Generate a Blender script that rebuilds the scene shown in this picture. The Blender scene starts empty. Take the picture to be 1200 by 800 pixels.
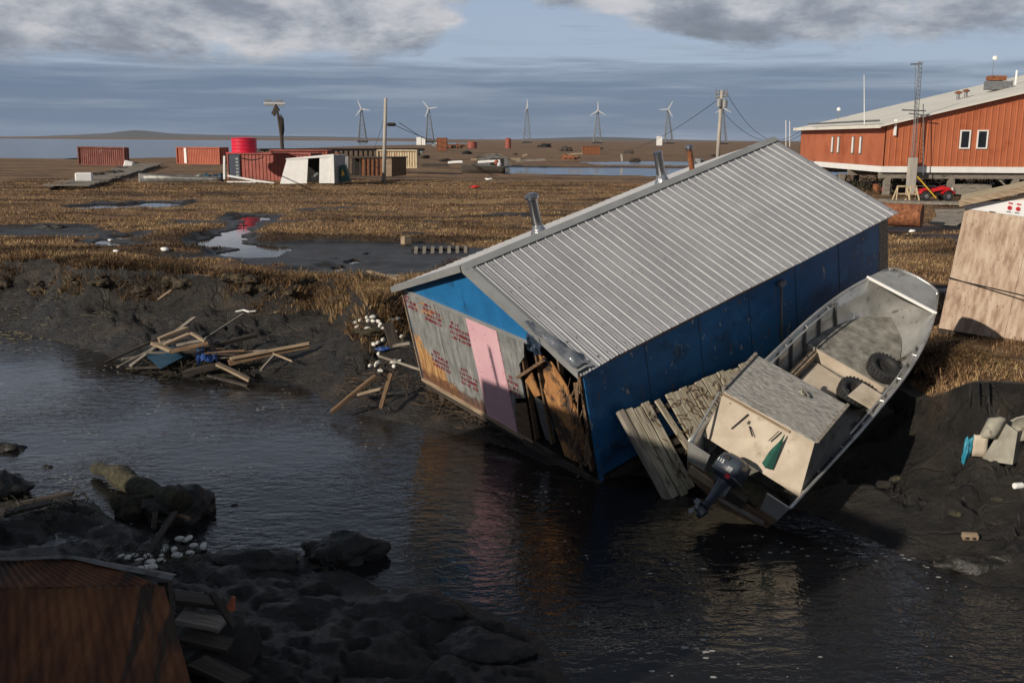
import bpy, bmesh, math, random
import numpy as np
from mathutils import Vector, Matrix, noise as mnoise
random.seed(7); RNG=np.random.default_rng(7)
S=bpy.context.scene; COL=S.collection
# ------------------------------------------------------------------ camera
FPX=1167.0; CAMZ=5.5
_p=math.atan(237/FPX); _a=math.radians(0.33)
FW=Vector((0,math.cos(_p),-math.sin(_p))); _r=Vector((1,0,0)); _u=_r.cross(FW)
RT=_r*math.cos(_a)+_u*math.sin(_a); UP=RT.cross(FW)
cd=bpy.data.cameras.new('camera'); cam=bpy.data.objects.new('camera',cd); COL.objects.link(cam)
cam.matrix_world=Matrix(((RT.x,UP.x,-FW.x,0),(RT.y,UP.y,-FW.y,0),(RT.z,UP.z,-FW.z,CAMZ),(0,0,0,1)))
cd.sensor_width=36; cd.lens=36*FPX/1200; cd.clip_start=.1; cd.clip_end=40000; S.camera=cam
# ------------------------------------------------------------------ light
SUN_EL=math.radians(23); SUN_D=Vector((.76,.65,0)).normalized()     # direction the light travels, in plan
w=bpy.data.worlds.new('World'); S.world=w; w.use_nodes=True
sl=bpy.data.lights.new('sun','SUN'); sl.energy=4.0; sl.angle=math.radians(.5); sl.color=(1,.9,.76)
so=bpy.data.objects.new('sun',sl); COL.objects.link(so)
_d=Vector((SUN_D.x*math.cos(SUN_EL),SUN_D.y*math.cos(SUN_EL),-math.sin(SUN_EL)))
so.rotation_euler=_d.to_track_quat('-Z','Y').to_euler(); so.location=(-20,-20,30)
S.view_settings.view_transform='Standard'; S.view_settings.look='None'; S.view_settings.exposure=0.12; S.view_settings.gamma=1
S.view_settings.use_curve_mapping=False
SKY=.1
def world():
    nt=w.node_tree; n=nt.nodes; n.clear(); L=nt.links.new
    out=n.new('ShaderNodeOutputWorld'); bg=n.new('ShaderNodeBackground'); bg.inputs[1].default_value=SKY; L(bg.outputs[0],out.inputs[0])
    sky=n.new('ShaderNodeTexSky'); sky.sky_type='NISHITA'; sky.sun_disc=False; sky.sun_elevation=SUN_EL
    sky.sun_rotation=math.atan2(-SUN_D.x,-SUN_D.y)%(2*math.pi); sky.air_density=1.0; sky.dust_density=.4
    tc=n.new('ShaderNodeTexCoord'); sep=n.new('ShaderNodeSeparateXYZ'); L(tc.outputs['Generated'],sep.inputs[0])
    def math_(op,a,b=None,c=None,clamp=False):
        m=n.new('ShaderNodeMath'); m.operation=op; m.use_clamp=clamp
        for i,v in enumerate((a,b,c)):
            if v is None: continue
            if isinstance(v,(int,float)): m.inputs[i].default_value=v
            else: L(v,m.inputs[i])
        return m.outputs[0]
    def ramp(f,stops,interp='LINEAR'):
        r=n.new('ShaderNodeValToRGB'); r.color_ramp.interpolation=interp; e=r.color_ramp.elements
        while len(e)<len(stops): e.new(.5)
        for k,(p,c) in zip(e,stops): k.position=p; k.color=(*c,1)
        L(f,r.inputs[0]); return r.outputs[0]
    def mapped(sx,sy,sz,off=(0,0,0)):
        m=n.new('ShaderNodeMapping'); m.inputs['Scale'].default_value=(sx,sy,sz); m.inputs['Location'].default_value=off
        L(tc.outputs['Generated'],m.inputs[0]); return m.outputs[0]
    def nz(vec,scale,detail,rough=.5,dist=0):
        t=n.new('ShaderNodeTexNoise'); t.inputs['Scale'].default_value=scale; t.inputs['Detail'].default_value=detail
        t.inputs['Roughness'].default_value=rough; t.inputs['Distortion'].default_value=dist; L(vec,t.inputs['Vector']); return t.outputs[0]
    def mix(f,a,b):
        m=n.new('ShaderNodeMix'); m.data_type='RGBA'; L(f,m.inputs[0]) if not isinstance(f,float) else setattr(m.inputs[0],'default_value',f)
        L(a,m.inputs[6]); L(b,m.inputs[7]); return m.outputs[2]
    K=1/SKY
    def c(r,g,b): return (r*K,g*K,b*K)
    z=sep.outputs[2]
    # low stratus, streaked along the horizon
    s1=nz(mapped(2.2,2.2,34,(1.2,0,0)),1.5,8,.6,.2)
    zz=math_('ADD',z,math_('MULTIPLY',math_('SUBTRACT',s1,.5),.13))
    zz=math_('MULTIPLY',zz,4.0)     # 0..0.25 elevation -> 0..1
    # display-value colours, scaled afterwards because ramps clamp at 1
    strat=ramp(zz,[(0,(.19,.25,.36)),(.07,(.13,.19,.30)),(.16,(.14,.195,.30)),(.24,(.23,.29,.39)),(.31,(.36,.44,.57)),(.50,(.34,.43,.57)),(.8,(.30,.38,.50))])
    # cumulus
    s2=nz(mapped(4.2,4.2,10,(2.35,.4,.1)),1.5,10,.60,.12)
    x=sep.outputs[0]
    gap=math_('SUBTRACT',1,math_('MULTIPLY',math_('ABSOLUTE',math_('SUBTRACT',x,.0)),11),clamp=True)
    left=math_('MULTIPLY',math_('SUBTRACT',-.12,x),.9,clamp=True)
    left=math_('MINIMUM',left,.10)
    bias=math_('MULTIPLY',math_('SUBTRACT',z,.092),5.0)
    bias=math_('MINIMUM',bias,.20)
    bias=math_('ADD',bias,.02)
    m=math_('SUBTRACT',math_('ADD',math_('ADD',s2,bias),left),math_('MULTIPLY',gap,.30))
    mask=math_('MULTIPLY',math_('SUBTRACT',m,.46),9,clamp=True)
    thin=n.new('ShaderNodeMapRange'); thin.inputs[1].default_value=.155; thin.inputs[2].default_value=.21; thin.inputs[3].default_value=1; thin.inputs[4].default_value=.30; L(z,thin.inputs[0]); mask=math_('MULTIPLY',mask,thin.outputs[0])
    sh=nz(mapped(4.2,4.2,11,(2.35,.4,.25)),1.9,10,.62,.12)
    sh=math_('ADD',sh,math_('MINIMUM',math_('MULTIPLY',math_('SUBTRACT',z,.105),1.8),.06))
    thick=ramp(sh,[(.32,(.18,.20,.25)),(.43,(.25,.27,.33)),(.50,(.36,.38,.43)),(.58,(.52,.52,.56)),(.70,(.70,.67,.69))])
    s3=nz(mapped(2,2,40,(5,1,0)),2.2,5,.6)
    m3=math_('MULTIPLY',math_('SUBTRACT',s3,.55),5,clamp=True)
    wisp=mix(math_('MULTIPLY',m3,.6),strat,ramp(m3,[(0,(.25,.31,.42)),(1,(.36,.41,.48))]))
    cl=mix(mask,wisp,thick)
    over=n.new('ShaderNodeMapRange'); over.inputs[1].default_value=.26; over.inputs[2].default_value=.46; over.inputs[3].default_value=K*.94; over.inputs[4].default_value=K*.30; L(z,over.inputs[0])
    sc=n.new('ShaderNodeVectorMath'); sc.operation='SCALE'; L(over.outputs[0],sc.inputs[3]); L(cl,sc.inputs[0])
    fin=n.new('ShaderNodeMix'); fin.data_type='RGBA'; fin.inputs[0].default_value=.94
    L(sky.outputs[0],fin.inputs[6]); L(sc.outputs[0],fin.inputs[7]); L(fin.outputs[2],bg.inputs[0])
world()
# ------------------------------------------------------------------ measuring helpers (photo pixel -> place)
def ray(px,py): return FW+RT*((px-600)/FPX)-UP*((py-400)/FPX)
CAMP=Vector((0,0,CAMZ))
def gp(px,py,z=1.6):
    d=ray(px,py); return CAMP+d*((z-CAMZ)/d.z)
def ay(px,py,Y):
    d=ray(px,py); return CAMP+d*(Y/d.y)
def onp(px,py,M,axis,val):
    Mi=M.inverted(); o=Mi@CAMP; d=Mi.to_3x3()@ray(px,py); return o+d*((val-o[axis])/d[axis])
# ------------------------------------------------------------------ numpy noise
def _hash(ix,iy,s):
    h=(ix*374761393+iy*668265263+s*1442695041)&0xffffffff
    h=((h^(h>>13))*1274126177)&0xffffffff
    return ((h^(h>>16))&0xffff)/65535.0
def vnoise(x,y,s=0):
    ix=np.floor(x).astype(np.int64); iy=np.floor(y).astype(np.int64); fx=x-ix; fy=y-iy
    fx=fx*fx*(3-2*fx); fy=fy*fy*(3-2*fy)
    a=_hash(ix,iy,s); b=_hash(ix+1,iy,s); c=_hash(ix,iy+1,s); d=_hash(ix+1,iy+1,s)
    return (a*(1-fx)+b*fx)*(1-fy)+(c*(1-fx)+d*fx)*fy
def fbm(x,y,o=4,s=0):
    r=np.zeros_like(x); a=.5; t=0
    for k in range(o): r+=a*vnoise(x*2**k+17*k,y*2**k-9*k,s+k); t+=a; a*=.5
    return r/t
def sdf(X,Y,poly):
    P=np.array(poly,float); d=np.full(X.shape,1e18); ins=np.zeros(X.shape,bool)
    for i in range(len(P)):
        a=P[i]; b=P[(i+1)%len(P)]; e=b-a; wx=X-a[0]; wy=Y-a[1]
        t=np.clip((wx*e[0]+wy*e[1])/max(e@e,1e-9),0,1); d=np.minimum(d,(wx-e[0]*t)**2+(wy-e[1]*t)**2)
        c=((a[1]>Y)!=(b[1]>Y))
        with np.errstate(divide='ignore',invalid='ignore'):
            ins^=c&(X<(b[0]-a[0])*(Y-a[1])/(b[1]-a[1]+1e-12)+a[0])
    return np.where(ins,-1,1)*np.sqrt(d)
def sm(a,b,x):
    t=np.clip((x-a)/(b-a),0,1); return t*t*(3-2*t)
# ------------------------------------------------------------------ mesh helpers
class MB:
    def __init__(s): s.v=[]; s.f=[]
    def add(s,vs,fs):
        o=len(s.v); s.v+=[Vector(v) for v in vs]; s.f+=[[i+o for i in f] for f in fs]; return s
    def box(s,c,sz,R=None):
        c=Vector(c); hx,hy,hz=[k/2 for k in sz]; vs=[Vector((x,y,z)) for x in (-hx,hx) for y in (-hy,hy) for z in (-hz,hz)]
        if R is not None: vs=[R@v for v in vs]
        return s.add([v+c for v in vs],[(0,1,3,2),(4,6,7,5),(0,4,5,1),(2,3,7,6),(0,2,6,4),(1,5,7,3)])
    def bx(s,x0,x1,y0,y1,z0,z1): return s.box(((x0+x1)/2,(y0+y1)/2,(z0+z1)/2),(x1-x0,y1-y0,z1-z0))
    def beam(s,a,b,wd,h,up=(0,0,1)):
        a=Vector(a); b=Vector(b); d=b-a; L=d.length; x=d.normalized(); u=Vector(up); y=u.cross(x)
        if y.length<1e-4: y=Vector((0,1,0)).cross(x)
        y.normalize(); z=x.cross(y); R=Matrix((x,y,z)).transposed(); return s.box((a+b)/2,(L,wd,h),R)
    def tube(s,pts,r,n=8,cap=True):
        pts=[Vector(p) for p in pts]; rs=r if isinstance(r,(list,tuple)) else [r]*len(pts); vs=[];fs=[]
        pv=None
        for i,p in enumerate(pts):
            t=(pts[min(i+1,len(pts)-1)]-pts[max(i-1,0)]).normalized()
            if pv is None: pv=t.orthogonal().normalized()
            else: pv=(pv-t*pv.dot(t)).normalized()
            q=t.cross(pv)
            for k in range(n): an=2*math.pi*k/n; vs.append(p+(pv*math.cos(an)+q*math.sin(an))*rs[i])
        for i in range(len(pts)-1):
            for k in range(n): fs.append((i*n+k,i*n+(k+1)%n,(i+1)*n+(k+1)%n,(i+1)*n+k))
        if cap: fs.append(list(range(n))[::-1]); fs.append([(len(pts)-1)*n+k for k in range(n)])
        return s.add(vs,fs)
    def lathe(s,c,prof,axis=(0,0,1),n=24):
        c=Vector(c); ax=Vector(axis).normalized(); u=ax.orthogonal().normalized(); v=ax.cross(u); vs=[];fs=[]
        for (r,h) in prof:
            for k in range(n): an=2*math.pi*k/n; vs.append(c+ax*h+(u*math.cos(an)+v*math.sin(an))*r)
        m=len(prof)
        for i in range(m-1):
            for k in range(n): fs.append((i*n+k,i*n+(k+1)%n,(i+1)*n+(k+1)%n,(i+1)*n+k))
        if prof[0][0]>1e-4: fs.append(list(range(n))[::-1])
        if prof[-1][0]>1e-4: fs.append([(m-1)*n+k for k in range(n)])
        return s.add(vs,fs)
    def slab(s,pts,th,nrm):
        pts=[Vector(p) for p in pts]; nrm=Vector(nrm).normalized()*th; n=len(pts)
        return s.add(pts+[p-nrm for p in pts],[list(range(n)),list(range(n,2*n))[::-1]]+[(i,i+n,(i+1)%n+n,(i+1)%n) for i in range(n)])
    def grid(s,rows,th=0,closed=False):
        m=len(rows); k=len(rows[0]); vs=[Vector(p) for r in rows for p in r]
        fs=[(i*k+j,i*k+j+1,(i+1)*k+j+1,(i+1)*k+j) for i in range(m-1) for j in range(k-1)]
        return s.add(vs,fs)
    def build(s,name,m,parent=None,smooth=False,M=None,bevel=0,solid=0):
        me=bpy.data.meshes.new(name); me.from_pydata([tuple(v) for v in s.v],[],s.f); me.update()
        bm=bmesh.new(); bm.from_mesh(me); bmesh.ops.delete(bm,geom=[v for v in bm.verts if not v.link_faces],context='VERTS'); bmesh.ops.recalc_face_normals(bm,faces=bm.faces)
        if solid: bmesh.ops.solidify(bm,geom=bm.faces[:],thickness=solid)
        if bevel: bmesh.ops.bevel(bm,geom=bm.edges[:],offset=bevel,segments=1,affect='EDGES',profile=.5)
        bm.to_mesh(me); bm.free()
        if smooth: me.polygons.foreach_set('use_smooth',[True]*len(me.polygons))
        o=bpy.data.objects.new(name,me); COL.objects.link(o); me.materials.append(m)
        if M is not None: o.matrix_world=M
        if parent: o.parent=parent
        return o
def tag(o,label=None,cat=None,group=None,kind=None):
    if label: o['label']=label
    if cat: o['category']=cat
    if group: o['group']=group
    if kind: o['kind']=kind
    return o
def empty(name,M,label,cat,group=None):
    o=bpy.data.objects.new(name,None); COL.objects.link(o); o.empty_display_size=.2
    o.matrix_world=M if isinstance(M,Matrix) else Matrix.Translation(M); return tag(o,label,cat,group)
def copy_tree(o,parent=None):
    c=o.copy(); COL.objects.link(c); 
    if parent: c.parent=parent
    for ch in o.children: copy_tree(ch,c)
    return c
def TR(loc,rz=0,rx=0,ry=0): return Matrix.Translation(loc)@Matrix.Rotation(rz,4,'Z')@Matrix.Rotation(rx,4,'X')@Matrix.Rotation(ry,4,'Y')
# ------------------------------------------------------------------ materials
MATS={}
def mat(name,cols,scale=4,rough=.8,metal=0,stretch=(1,1,1),detail=6,bump=0,bscale=None,rr=0,spec=None,stops=None,spots=None,attr=None,nrough=.6):
    """procedural material: noise ramp over cols, optional bump and hard-edged spots (stains, wear)"""
    if name in MATS: return MATS[name]
    m=bpy.data.materials.new(name); m.use_nodes=True; nt=m.node_tree; n=nt.nodes; L=nt.links.new; b=n['Principled BSDF']
    tc=n.new('ShaderNodeTexCoord'); mp=n.new('ShaderNodeMapping'); mp.inputs['Scale'].default_value=stretch; L(tc.outputs['Object'],mp.inputs[0])
    t=n.new('ShaderNodeTexNoise'); t.inputs['Scale'].default_value=scale; t.inputs['Detail'].default_value=detail; t.inputs['Roughness'].default_value=nrough; L(mp.outputs[0],t.inputs['Vector'])
    r=n.new('ShaderNodeValToRGB'); e=r.color_ramp.elements; k=len(cols)
    while len(e)<k: e.new(.5)
    for i,c in enumerate(cols):
        e[i].position=stops[i] if stops else (.32+.36*i/max(k-1,1)); e[i].color=(*c,1)
    L(t.outputs[0],r.inputs[0]); col=r.outputs[0]
    for sp in (spots or []):
        t2=n.new('ShaderNodeTexNoise'); t2.inputs['Scale'].default_value=sp[1]; t2.inputs['Detail'].default_value=8; t2.inputs['Roughness'].default_value=.65
        mp2=n.new('ShaderNodeMapping'); mp2.inputs['Scale'].default_value=sp[4] if len(sp)>4 else (1,1,1); mp2.inputs['Location'].default_value=(sp[1],3.7,1.3); L(tc.outputs['Object'],mp2.inputs[0]); L(mp2.outputs[0],t2.inputs['Vector'])
        mr=n.new('ShaderNodeMapRange'); mr.inputs[1].default_value=sp[2]; mr.inputs[2].default_value=sp[2]+sp[3]; L(t2.outputs[0],mr.inputs[0])
        mx=n.new('ShaderNodeMix'); mx.data_type='RGBA'; L(mr.outputs[0],mx.inputs[0]); L(col,mx.inputs[6]); mx.inputs[7].default_value=(*sp[0],1); col=mx.outputs[2]
    L(col,b.inputs['Base Color']); b.inputs['Metallic'].default_value=metal
    if rr:
        q=n.new('ShaderNodeMapRange'); q.inputs[3].default_value=rough-rr; q.inputs[4].default_value=rough+rr; q.inputs[1].default_value=.3; q.inputs[2].default_value=.7; L(t.outputs[0],q.inputs[0]); L(q.outputs[0],b.inputs['Roughness'])
    else: b.inputs['Roughness'].default_value=rough
    if spec is not None: b.inputs['Specular IOR Level'].default_value=spec
    if bump:
        bp=n.new('ShaderNodeBump'); bp.inputs['Distance'].default_value=bump; bp.inputs['Strength'].default_value=.8
        t3=n.new('ShaderNodeTexNoise'); t3.inputs['Scale'].default_value=bscale or scale*2; t3.inputs['Detail'].default_value=5; L(mp.outputs[0],t3.inputs['Vector'])
        L(t3.outputs[0],bp.inputs['Height']); L(bp.outputs[0],b.inputs['Normal'])
    MATS[name]=m; return m
WS=(1,12,12)   # grain along local x
def wood(name,a,b,c=None,**k):
    k.setdefault('spots',[((a[0]*.35,a[1]*.33,a[2]*.3),1.1,.60,.08,(1,3,3))]); return mat(name,[a,b,c or a],scale=2.2,stretch=WS,rough=.85,bump=.006,**k)
M_grey=wood('weathered_wood',(.10,.085,.07),(.22,.19,.155),(.33,.295,.25))
M_tan=wood('tan_wood',(.17,.12,.075),(.30,.22,.145),(.42,.32,.22))
M_dark=wood('dark_wet_wood',(.018,.014,.011),(.045,.034,.026),(.08,.062,.048))
M_brown=wood('brown_wood',(.07,.042,.024),(.15,.09,.05),(.24,.15,.085))
M_pink=mat('pink_board',[(.58,.33,.38),(.68,.42,.46)],scale=1.6,rough=.75,bump=.006,spots=[((.2,.09,.1),9,.72,.03),((.50,.27,.32),1.1,.6,.2)])
M_galv=mat('galvanised_metal',[(.27,.273,.29),(.34,.343,.36)],scale=1.1,rough=.5,metal=.35,rr=.04,spots=[((.21,.21,.215),22,.55,.2,(1,.6,1)),((.17,.17,.175),.8,.70,.08)])
M_rib=mat('roof_rib_highlight',[(.46,.46,.475),(.60,.60,.615)],scale=1.5,rough=.38,metal=.35,spots=[((.3,.3,.3),1.2,.6,.2)])  # ribs lighter than the panels: sun highlight painted into their colour
M_cap=mat('ridge_flashing',[(.25,.26,.26),(.33,.335,.335)],scale=2,rough=.55,metal=.3)
M_foil=mat('crumpled_flashing',[(.30,.31,.32),(.5,.51,.52)],scale=5,rough=.28,metal=.8,bump=.03,bscale=7)
M_chrome=mat('stovepipe_steel',[(.3,.3,.31),(.5,.5,.52)],scale=3,rough=.25,metal=.95,stretch=(1,1,.4))
M_alu=mat('boat_aluminium',[(.34,.335,.315),(.50,.49,.465),(.60,.59,.565)],scale=1.6,rough=.36,metal=.6,rr=.1,bump=.004,bscale=3,spots=[((.15,.13,.10),3,.60,.12),((.22,.20,.17),9,.62,.05)])
M_alud=mat('dull_aluminium',[(.12,.12,.115),(.22,.215,.205)],scale=3,rough=.5,metal=.35,spots=[((.07,.06,.045),4,.56,.1)])
M_deck=mat('worn_deck_plywood',[(.10,.095,.08),(.19,.18,.155),(.30,.285,.25)],scale=5,rough=.85,bump=.006,spots=[((.06,.05,.04),4,.6,.08)])
M_cabtop=mat('peeling_plywood',[(.09,.085,.08),(.25,.24,.22),(.42,.40,.37)],scale=5,stretch=(2,14,4),rough=.85,bump=.01,stops=(.3,.48,.62))
M_cream=mat('cream_painted_plywood',[(.40,.33,.25),(.56,.48,.38)],scale=2.5,rough=.7,spots=[((.16,.11,.07),7,.68,.03),((.33,.27,.2),2,.58,.1)])
M_white=mat('white_paint',[(.76,.75,.72),(.86,.85,.82)],scale=2,rough=.6,spots=[((.35,.3,.24),5,.68,.05)])
M_rubber=mat('black_rubber',[(.010,.010,.011),(.03,.03,.03)],scale=8,rough=.75)
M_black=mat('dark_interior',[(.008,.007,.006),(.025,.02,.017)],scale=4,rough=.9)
M_rust=mat('rusty_steel',[(.10,.030,.012),(.22,.075,.03),(.32,.13,.05)],scale=6,rough=.85,bump=.004,spots=[((.05,.02,.012),3,.58,.1)])
M_cont=mat('red_container_paint',[(.22,.045,.03),(.34,.085,.055)],scale=.9,rough=.6,spots=[((.12,.035,.02),1.3,.58,.08),((.42,.25,.2),3,.66,.05)])
M_contO=mat('orange_container_paint',[(.36,.075,.035),(.46,.12,.055)],scale=.9,rough=.6,spots=[((.2,.06,.03),1.3,.6,.08)])
M_contR=mat('faded_container_paint',[(.20,.06,.045),(.32,.12,.09)],scale=.9,rough=.65,spots=[((.4,.24,.18),1.6,.6,.05)])
M_navy=mat('navy_paint',[(.012,.022,.045),(.02,.04,.07)],scale=2,rough=.6)
M_green=mat('green_paint',[(.010,.06,.055),(.02,.09,.08)],scale=2,rough=.6)
M_tank=mat('red_tank_paint',[(.55,.012,.04),(.68,.02,.06)],scale=1,rough=.4,spots=[((.35,.02,.03),2,.62,.1)])
M_orange=mat('orange_siding_paint',[(.40,.115,.048),(.48,.145,.062)],scale=.5,rough=.6,spots=[((.33,.08,.03),.35,.5,.15)])
M_roofw=mat('cream_metal_roof',[(.66,.63,.55),(.78,.75,.67)],scale=.4,rough=.55,spots=[((.45,.42,.36),.8,.6,.1)])
M_glass=mat('dark_window_glass',[(.01,.012,.014),(.02,.022,.025)],scale=1,rough=.08)
M_red=mat('red_plastic',[(.45,.01,.015),(.55,.02,.02)],scale=3,rough=.35)
M_blue=mat('blue_tarp',[(.008,.03,.12),(.012,.06,.22)],scale=6,rough=.5,bump=.02)
M_bboard=mat('blue_board',[(.010,.042,.075),(.016,.062,.105)],scale=3,rough=.55,spots=[((.05,.05,.05),5,.6,.06)])
M_yel=mat('yellow_paint',[(.6,.36,.03),(.7,.45,.06)],scale=3,rough=.5)
M_float=mat('white_foam_float',[(.62,.60,.54),(.78,.76,.70)],scale=9,rough=.7)
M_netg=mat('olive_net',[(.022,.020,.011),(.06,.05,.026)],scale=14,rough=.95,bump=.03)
M_canvas=mat('dirty_canvas',[(.20,.185,.15),(.36,.34,.28)],scale=3,rough=.85,bump=.02,spots=[((.10,.08,.05),4,.6,.1)])
M_cyan=mat('turquoise_plastic',[(.01,.14,.22),(.03,.26,.36)],scale=8,rough=.45)
M_moss=mat('mossy_mud',[(.016,.014,.010),(.034,.030,.017),(.075,.068,.034)],scale=6,rough=.95,bump=.05)
M_sod=mat('fallen_sod',[(.016,.013,.009),(.045,.034,.02),(.13,.085,.04)],scale=9,rough=.95,bump=.06)
M_clod=mat('wet_mud_clod',[(.006,.0055,.005),(.014,.012,.010),(.030,.025,.019)],scale=5,rough=.55,bump=.09,bscale=7,rr=.15)
M_pole=mat('pale_pole_wood',[(.30,.27,.23),(.46,.42,.37)],scale=2,stretch=(10,10,.6),rough=.85)
M_steel=mat('grey_steel',[(.16,.165,.17),(.28,.285,.29)],scale=4,rough=.5,metal=.5)
M_turb=mat('turbine_white',[(.5,.51,.53),(.58,.59,.6)],scale=1,rough=.5)
M_wire=mat('black_cable',[(.015,.015,.015),(.02,.02,.02)],scale=1,rough=.6)
M_ply=mat('bare_plywood',[(.30,.205,.145),(.45,.33,.245),(.56,.44,.34)],scale=3.2,stretch=(3,3,.7),rough=.85,bump=.003,stops=(.36,.5,.66),spots=[((.19,.12,.085),17,.60,.05,(2,2,.5)),((.60,.46,.36),6,.64,.1,(3,3,.6))])
M_osb=mat('raw_orange_wood',[(.30,.13,.045),(.50,.25,.09)],scale=3,stretch=(4,4,1),rough=.85,spots=[((.05,.03,.02),2,.52,.08)])
M_cloth=mat('green_net_cloth',[(.006,.045,.032),(.014,.10,.07)],scale=9,rough=.9)
M_motor=mat('motor_cowl_paint',[(.028,.036,.05),(.05,.062,.08)],scale=3,rough=.3,spots=[((.10,.10,.10),12,.68,.05)])
M_mleg=mat('motor_leg_paint',[(.05,.06,.08),(.10,.115,.14)],scale=4,rough=.4)
M_maroon=mat('maroon_print',[(.17,.022,.035),(.24,.04,.05)],scale=20,rough=.8)
M_mark=mat('red_print',[(.55,.03,.04),(.6,.05,.06)],scale=10,rough=.7)
M_wrap=mat('white_house_wrap',[(.66,.66,.66),(.76,.76,.76)],scale=2,rough=.6)
M_hay=mat('dry_straw',[(.25,.15,.06),(.42,.28,.12)],scale=8,rough=.95)
# painted gable board: house wrap grey with peeled ochre ply at the lower left and along the top
def gable_mat():
    m=bpy.data.materials.new('worn_wall_wrap'); m.use_nodes=True; nt=m.node_tree; n=nt.nodes; L=nt.links.new; b=n['Principled BSDF']
    tc=n.new('ShaderNodeTexCoord'); sep=n.new('ShaderNodeSeparateXYZ'); L(tc.outputs['Object'],sep.inputs[0])
    def nz(sc,st=(1,1,1),d=7,loc=(0,0,0)):
        mp=n.new('ShaderNodeMapping'); mp.inputs['Scale'].default_value=st; mp.inputs['Location'].default_value=loc; L(tc.outputs['Object'],mp.inputs[0])
        t=n.new('ShaderNodeTexNoise'); t.inputs['Scale'].default_value=sc; t.inputs['Detail'].default_value=d; t.inputs['Roughness'].default_value=.65; L(mp.outputs[0],t.inputs['Vector']); return t.outputs[0]
    def M(op,a,b_,cl=False):
        q=n.new('ShaderNodeMath'); q.operation=op; q.use_clamp=cl
        for i,v in enumerate((a,b_)):
            if isinstance(v,(int,float)): q.inputs[i].default_value=v
            else: L(v,q.inputs[i])
        return q.outputs[0]
    def rp(f,st):
        r=n.new('ShaderNodeValToRGB'); e=r.color_ramp.elements
        while len(e)<len(st): e.new(.5)
        for k,(p,c) in zip(e,st): k.position=p; k.color=(*c,1)
        L(f,r.inputs[0]); return r.outputs[0]
    def mx(f,a,c):
        q=n.new('ShaderNodeMix'); q.data_type='RGBA'; L(f,q.inputs[0]); L(a,q.inputs[6]); L(c,q.inputs[7]); return q.outputs[2]
    X=sep.outputs[0]; Z=sep.outputs[2]
    grey=rp(nz(3,(2.5,1,.8)),[(.3,(.10,.105,.10)),(.47,(.18,.185,.18)),(.6,(.25,.25,.245)),(.74,(.36,.38,.35))])
    ochre=rp(nz(4,(4,1,.6),loc=(3,0,0)),[(.3,(.13,.055,.02)),(.5,(.36,.19,.075)),(.68,(.55,.35,.15))])
    # peeled zone: lower-left wedge, plus a strip below the top trim on the left
    e1=M('SUBTRACT',M('ADD',M('MULTIPLY',M('SUBTRACT',nz(2.2,(2.2,1,.9)),.5),1.1),.98),M('ADD',Z,M('MULTIPLY',M('ADD',X,2.75),.68)))
    m1=M('MULTIPLY',e1,14,True)
    e2=M('SUBTRACT',M('MULTIPLY',M('SUBTRACT',nz(4,(1,1,2)),.42),2.2),M('ADD',M('MULTIPLY',M('ABSOLUTE',M('ADD',X,1.95),0),.42),M('MULTIPLY',M('ABSOLUTE',M('SUBTRACT',Z,1.66),0),2.4)))
    m2=M('MULTIPLY',e2,14,True)
    low=M('MULTIPLY',M('SUBTRACT',M('SUBTRACT',M('MULTIPLY',nz(5,(1,1,1)),.5),.08),Z),9,True)
    col=mx(m1,grey,ochre); col=mx(m2,col,ochre)
    dk=rp(nz(6),[(.4,(.05,.02,.012)),(.6,(.13,.05,.025))]); col=mx(M('MULTIPLY',low,.85),col,dk)
    L(col,b.inputs['Base Color']); b.inputs['Roughness'].default_value=.75
    bp=n.new('ShaderNodeBump'); bp.inputs['Distance'].default_value=.012; L(nz(8),bp.inputs['Height']); L(bp.outputs[0],b.inputs['Normal']); return m
M_wrapg=gable_mat()
M_blued=mat('blue_wall_paint',[(.007,.060,.155),(.011,.095,.235),(.016,.13,.30)],scale=1.1,rough=.55,stretch=(1,.8,1.6),bump=.006,bscale=2,
   spots=[((.010,.045,.10),.9,.60,.10,(1,1,1.5)),((.015,.13,.30),.75,.60,.02,(1,1.2,1.4)),((.30,.31,.28),5,.63,.02,(1,1.6,.7)),((.12,.09,.06),4,.615,.04,(1,3,.6))])
M_blueg=mat('bright_blue_gable_paint',[(.010,.11,.28),(.014,.16,.38)],scale=2,rough=.55,bump=.008,spots=[((.008,.06,.16),2.5,.58,.12,(1,1,.5)),((.25,.3,.32),9,.70,.02)])
# ------------------------------------------------------------------ terrain
cz=lambda L_,z:[tuple(gp(a,b,z)[:2]) for a,b in L_]
far_shore=[(-420,420),(-150,385),(0,386),(60,398),(120,414),(170,436),(240,446),(290,440),(330,446),(365,458),(395,482),(450,492),(520,506),(590,524),(640,545),(760,560),(900,590),(965,606),(1015,630),(1060,652),(1105,660),(1150,688),(1200,706),(1400,800)]
near_shore=[(1200,1100),(680,1000),(668,800),(640,752),(590,722),(540,702),(450,690),(410,668),(330,640),(255,648),(225,640),(130,606),(90,566),(45,590),(0,556),(-200,520),(-600,560)]
CREEK=cz(far_shore,0)+cz(near_shore,0)
lip=[(-500,330),(-150,305),(0,306),(60,308),(110,322),(160,322),(230,330),(290,334),(340,338),(370,334),(400,342),(432,362),(470,352),(520,330),(620,300),(760,300),(900,320),(1000,340),(1030,350),(1060,420),(1085,455),(1130,470),(1160,466),(1200,470),(1500,560)]
PLAIN=cz(lip,1.5); PLAIN=PLAIN+[(4000,PLAIN[-1][1]),(4000,9000),(-4000,9000),(-4000,PLAIN[0][1])]
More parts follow.
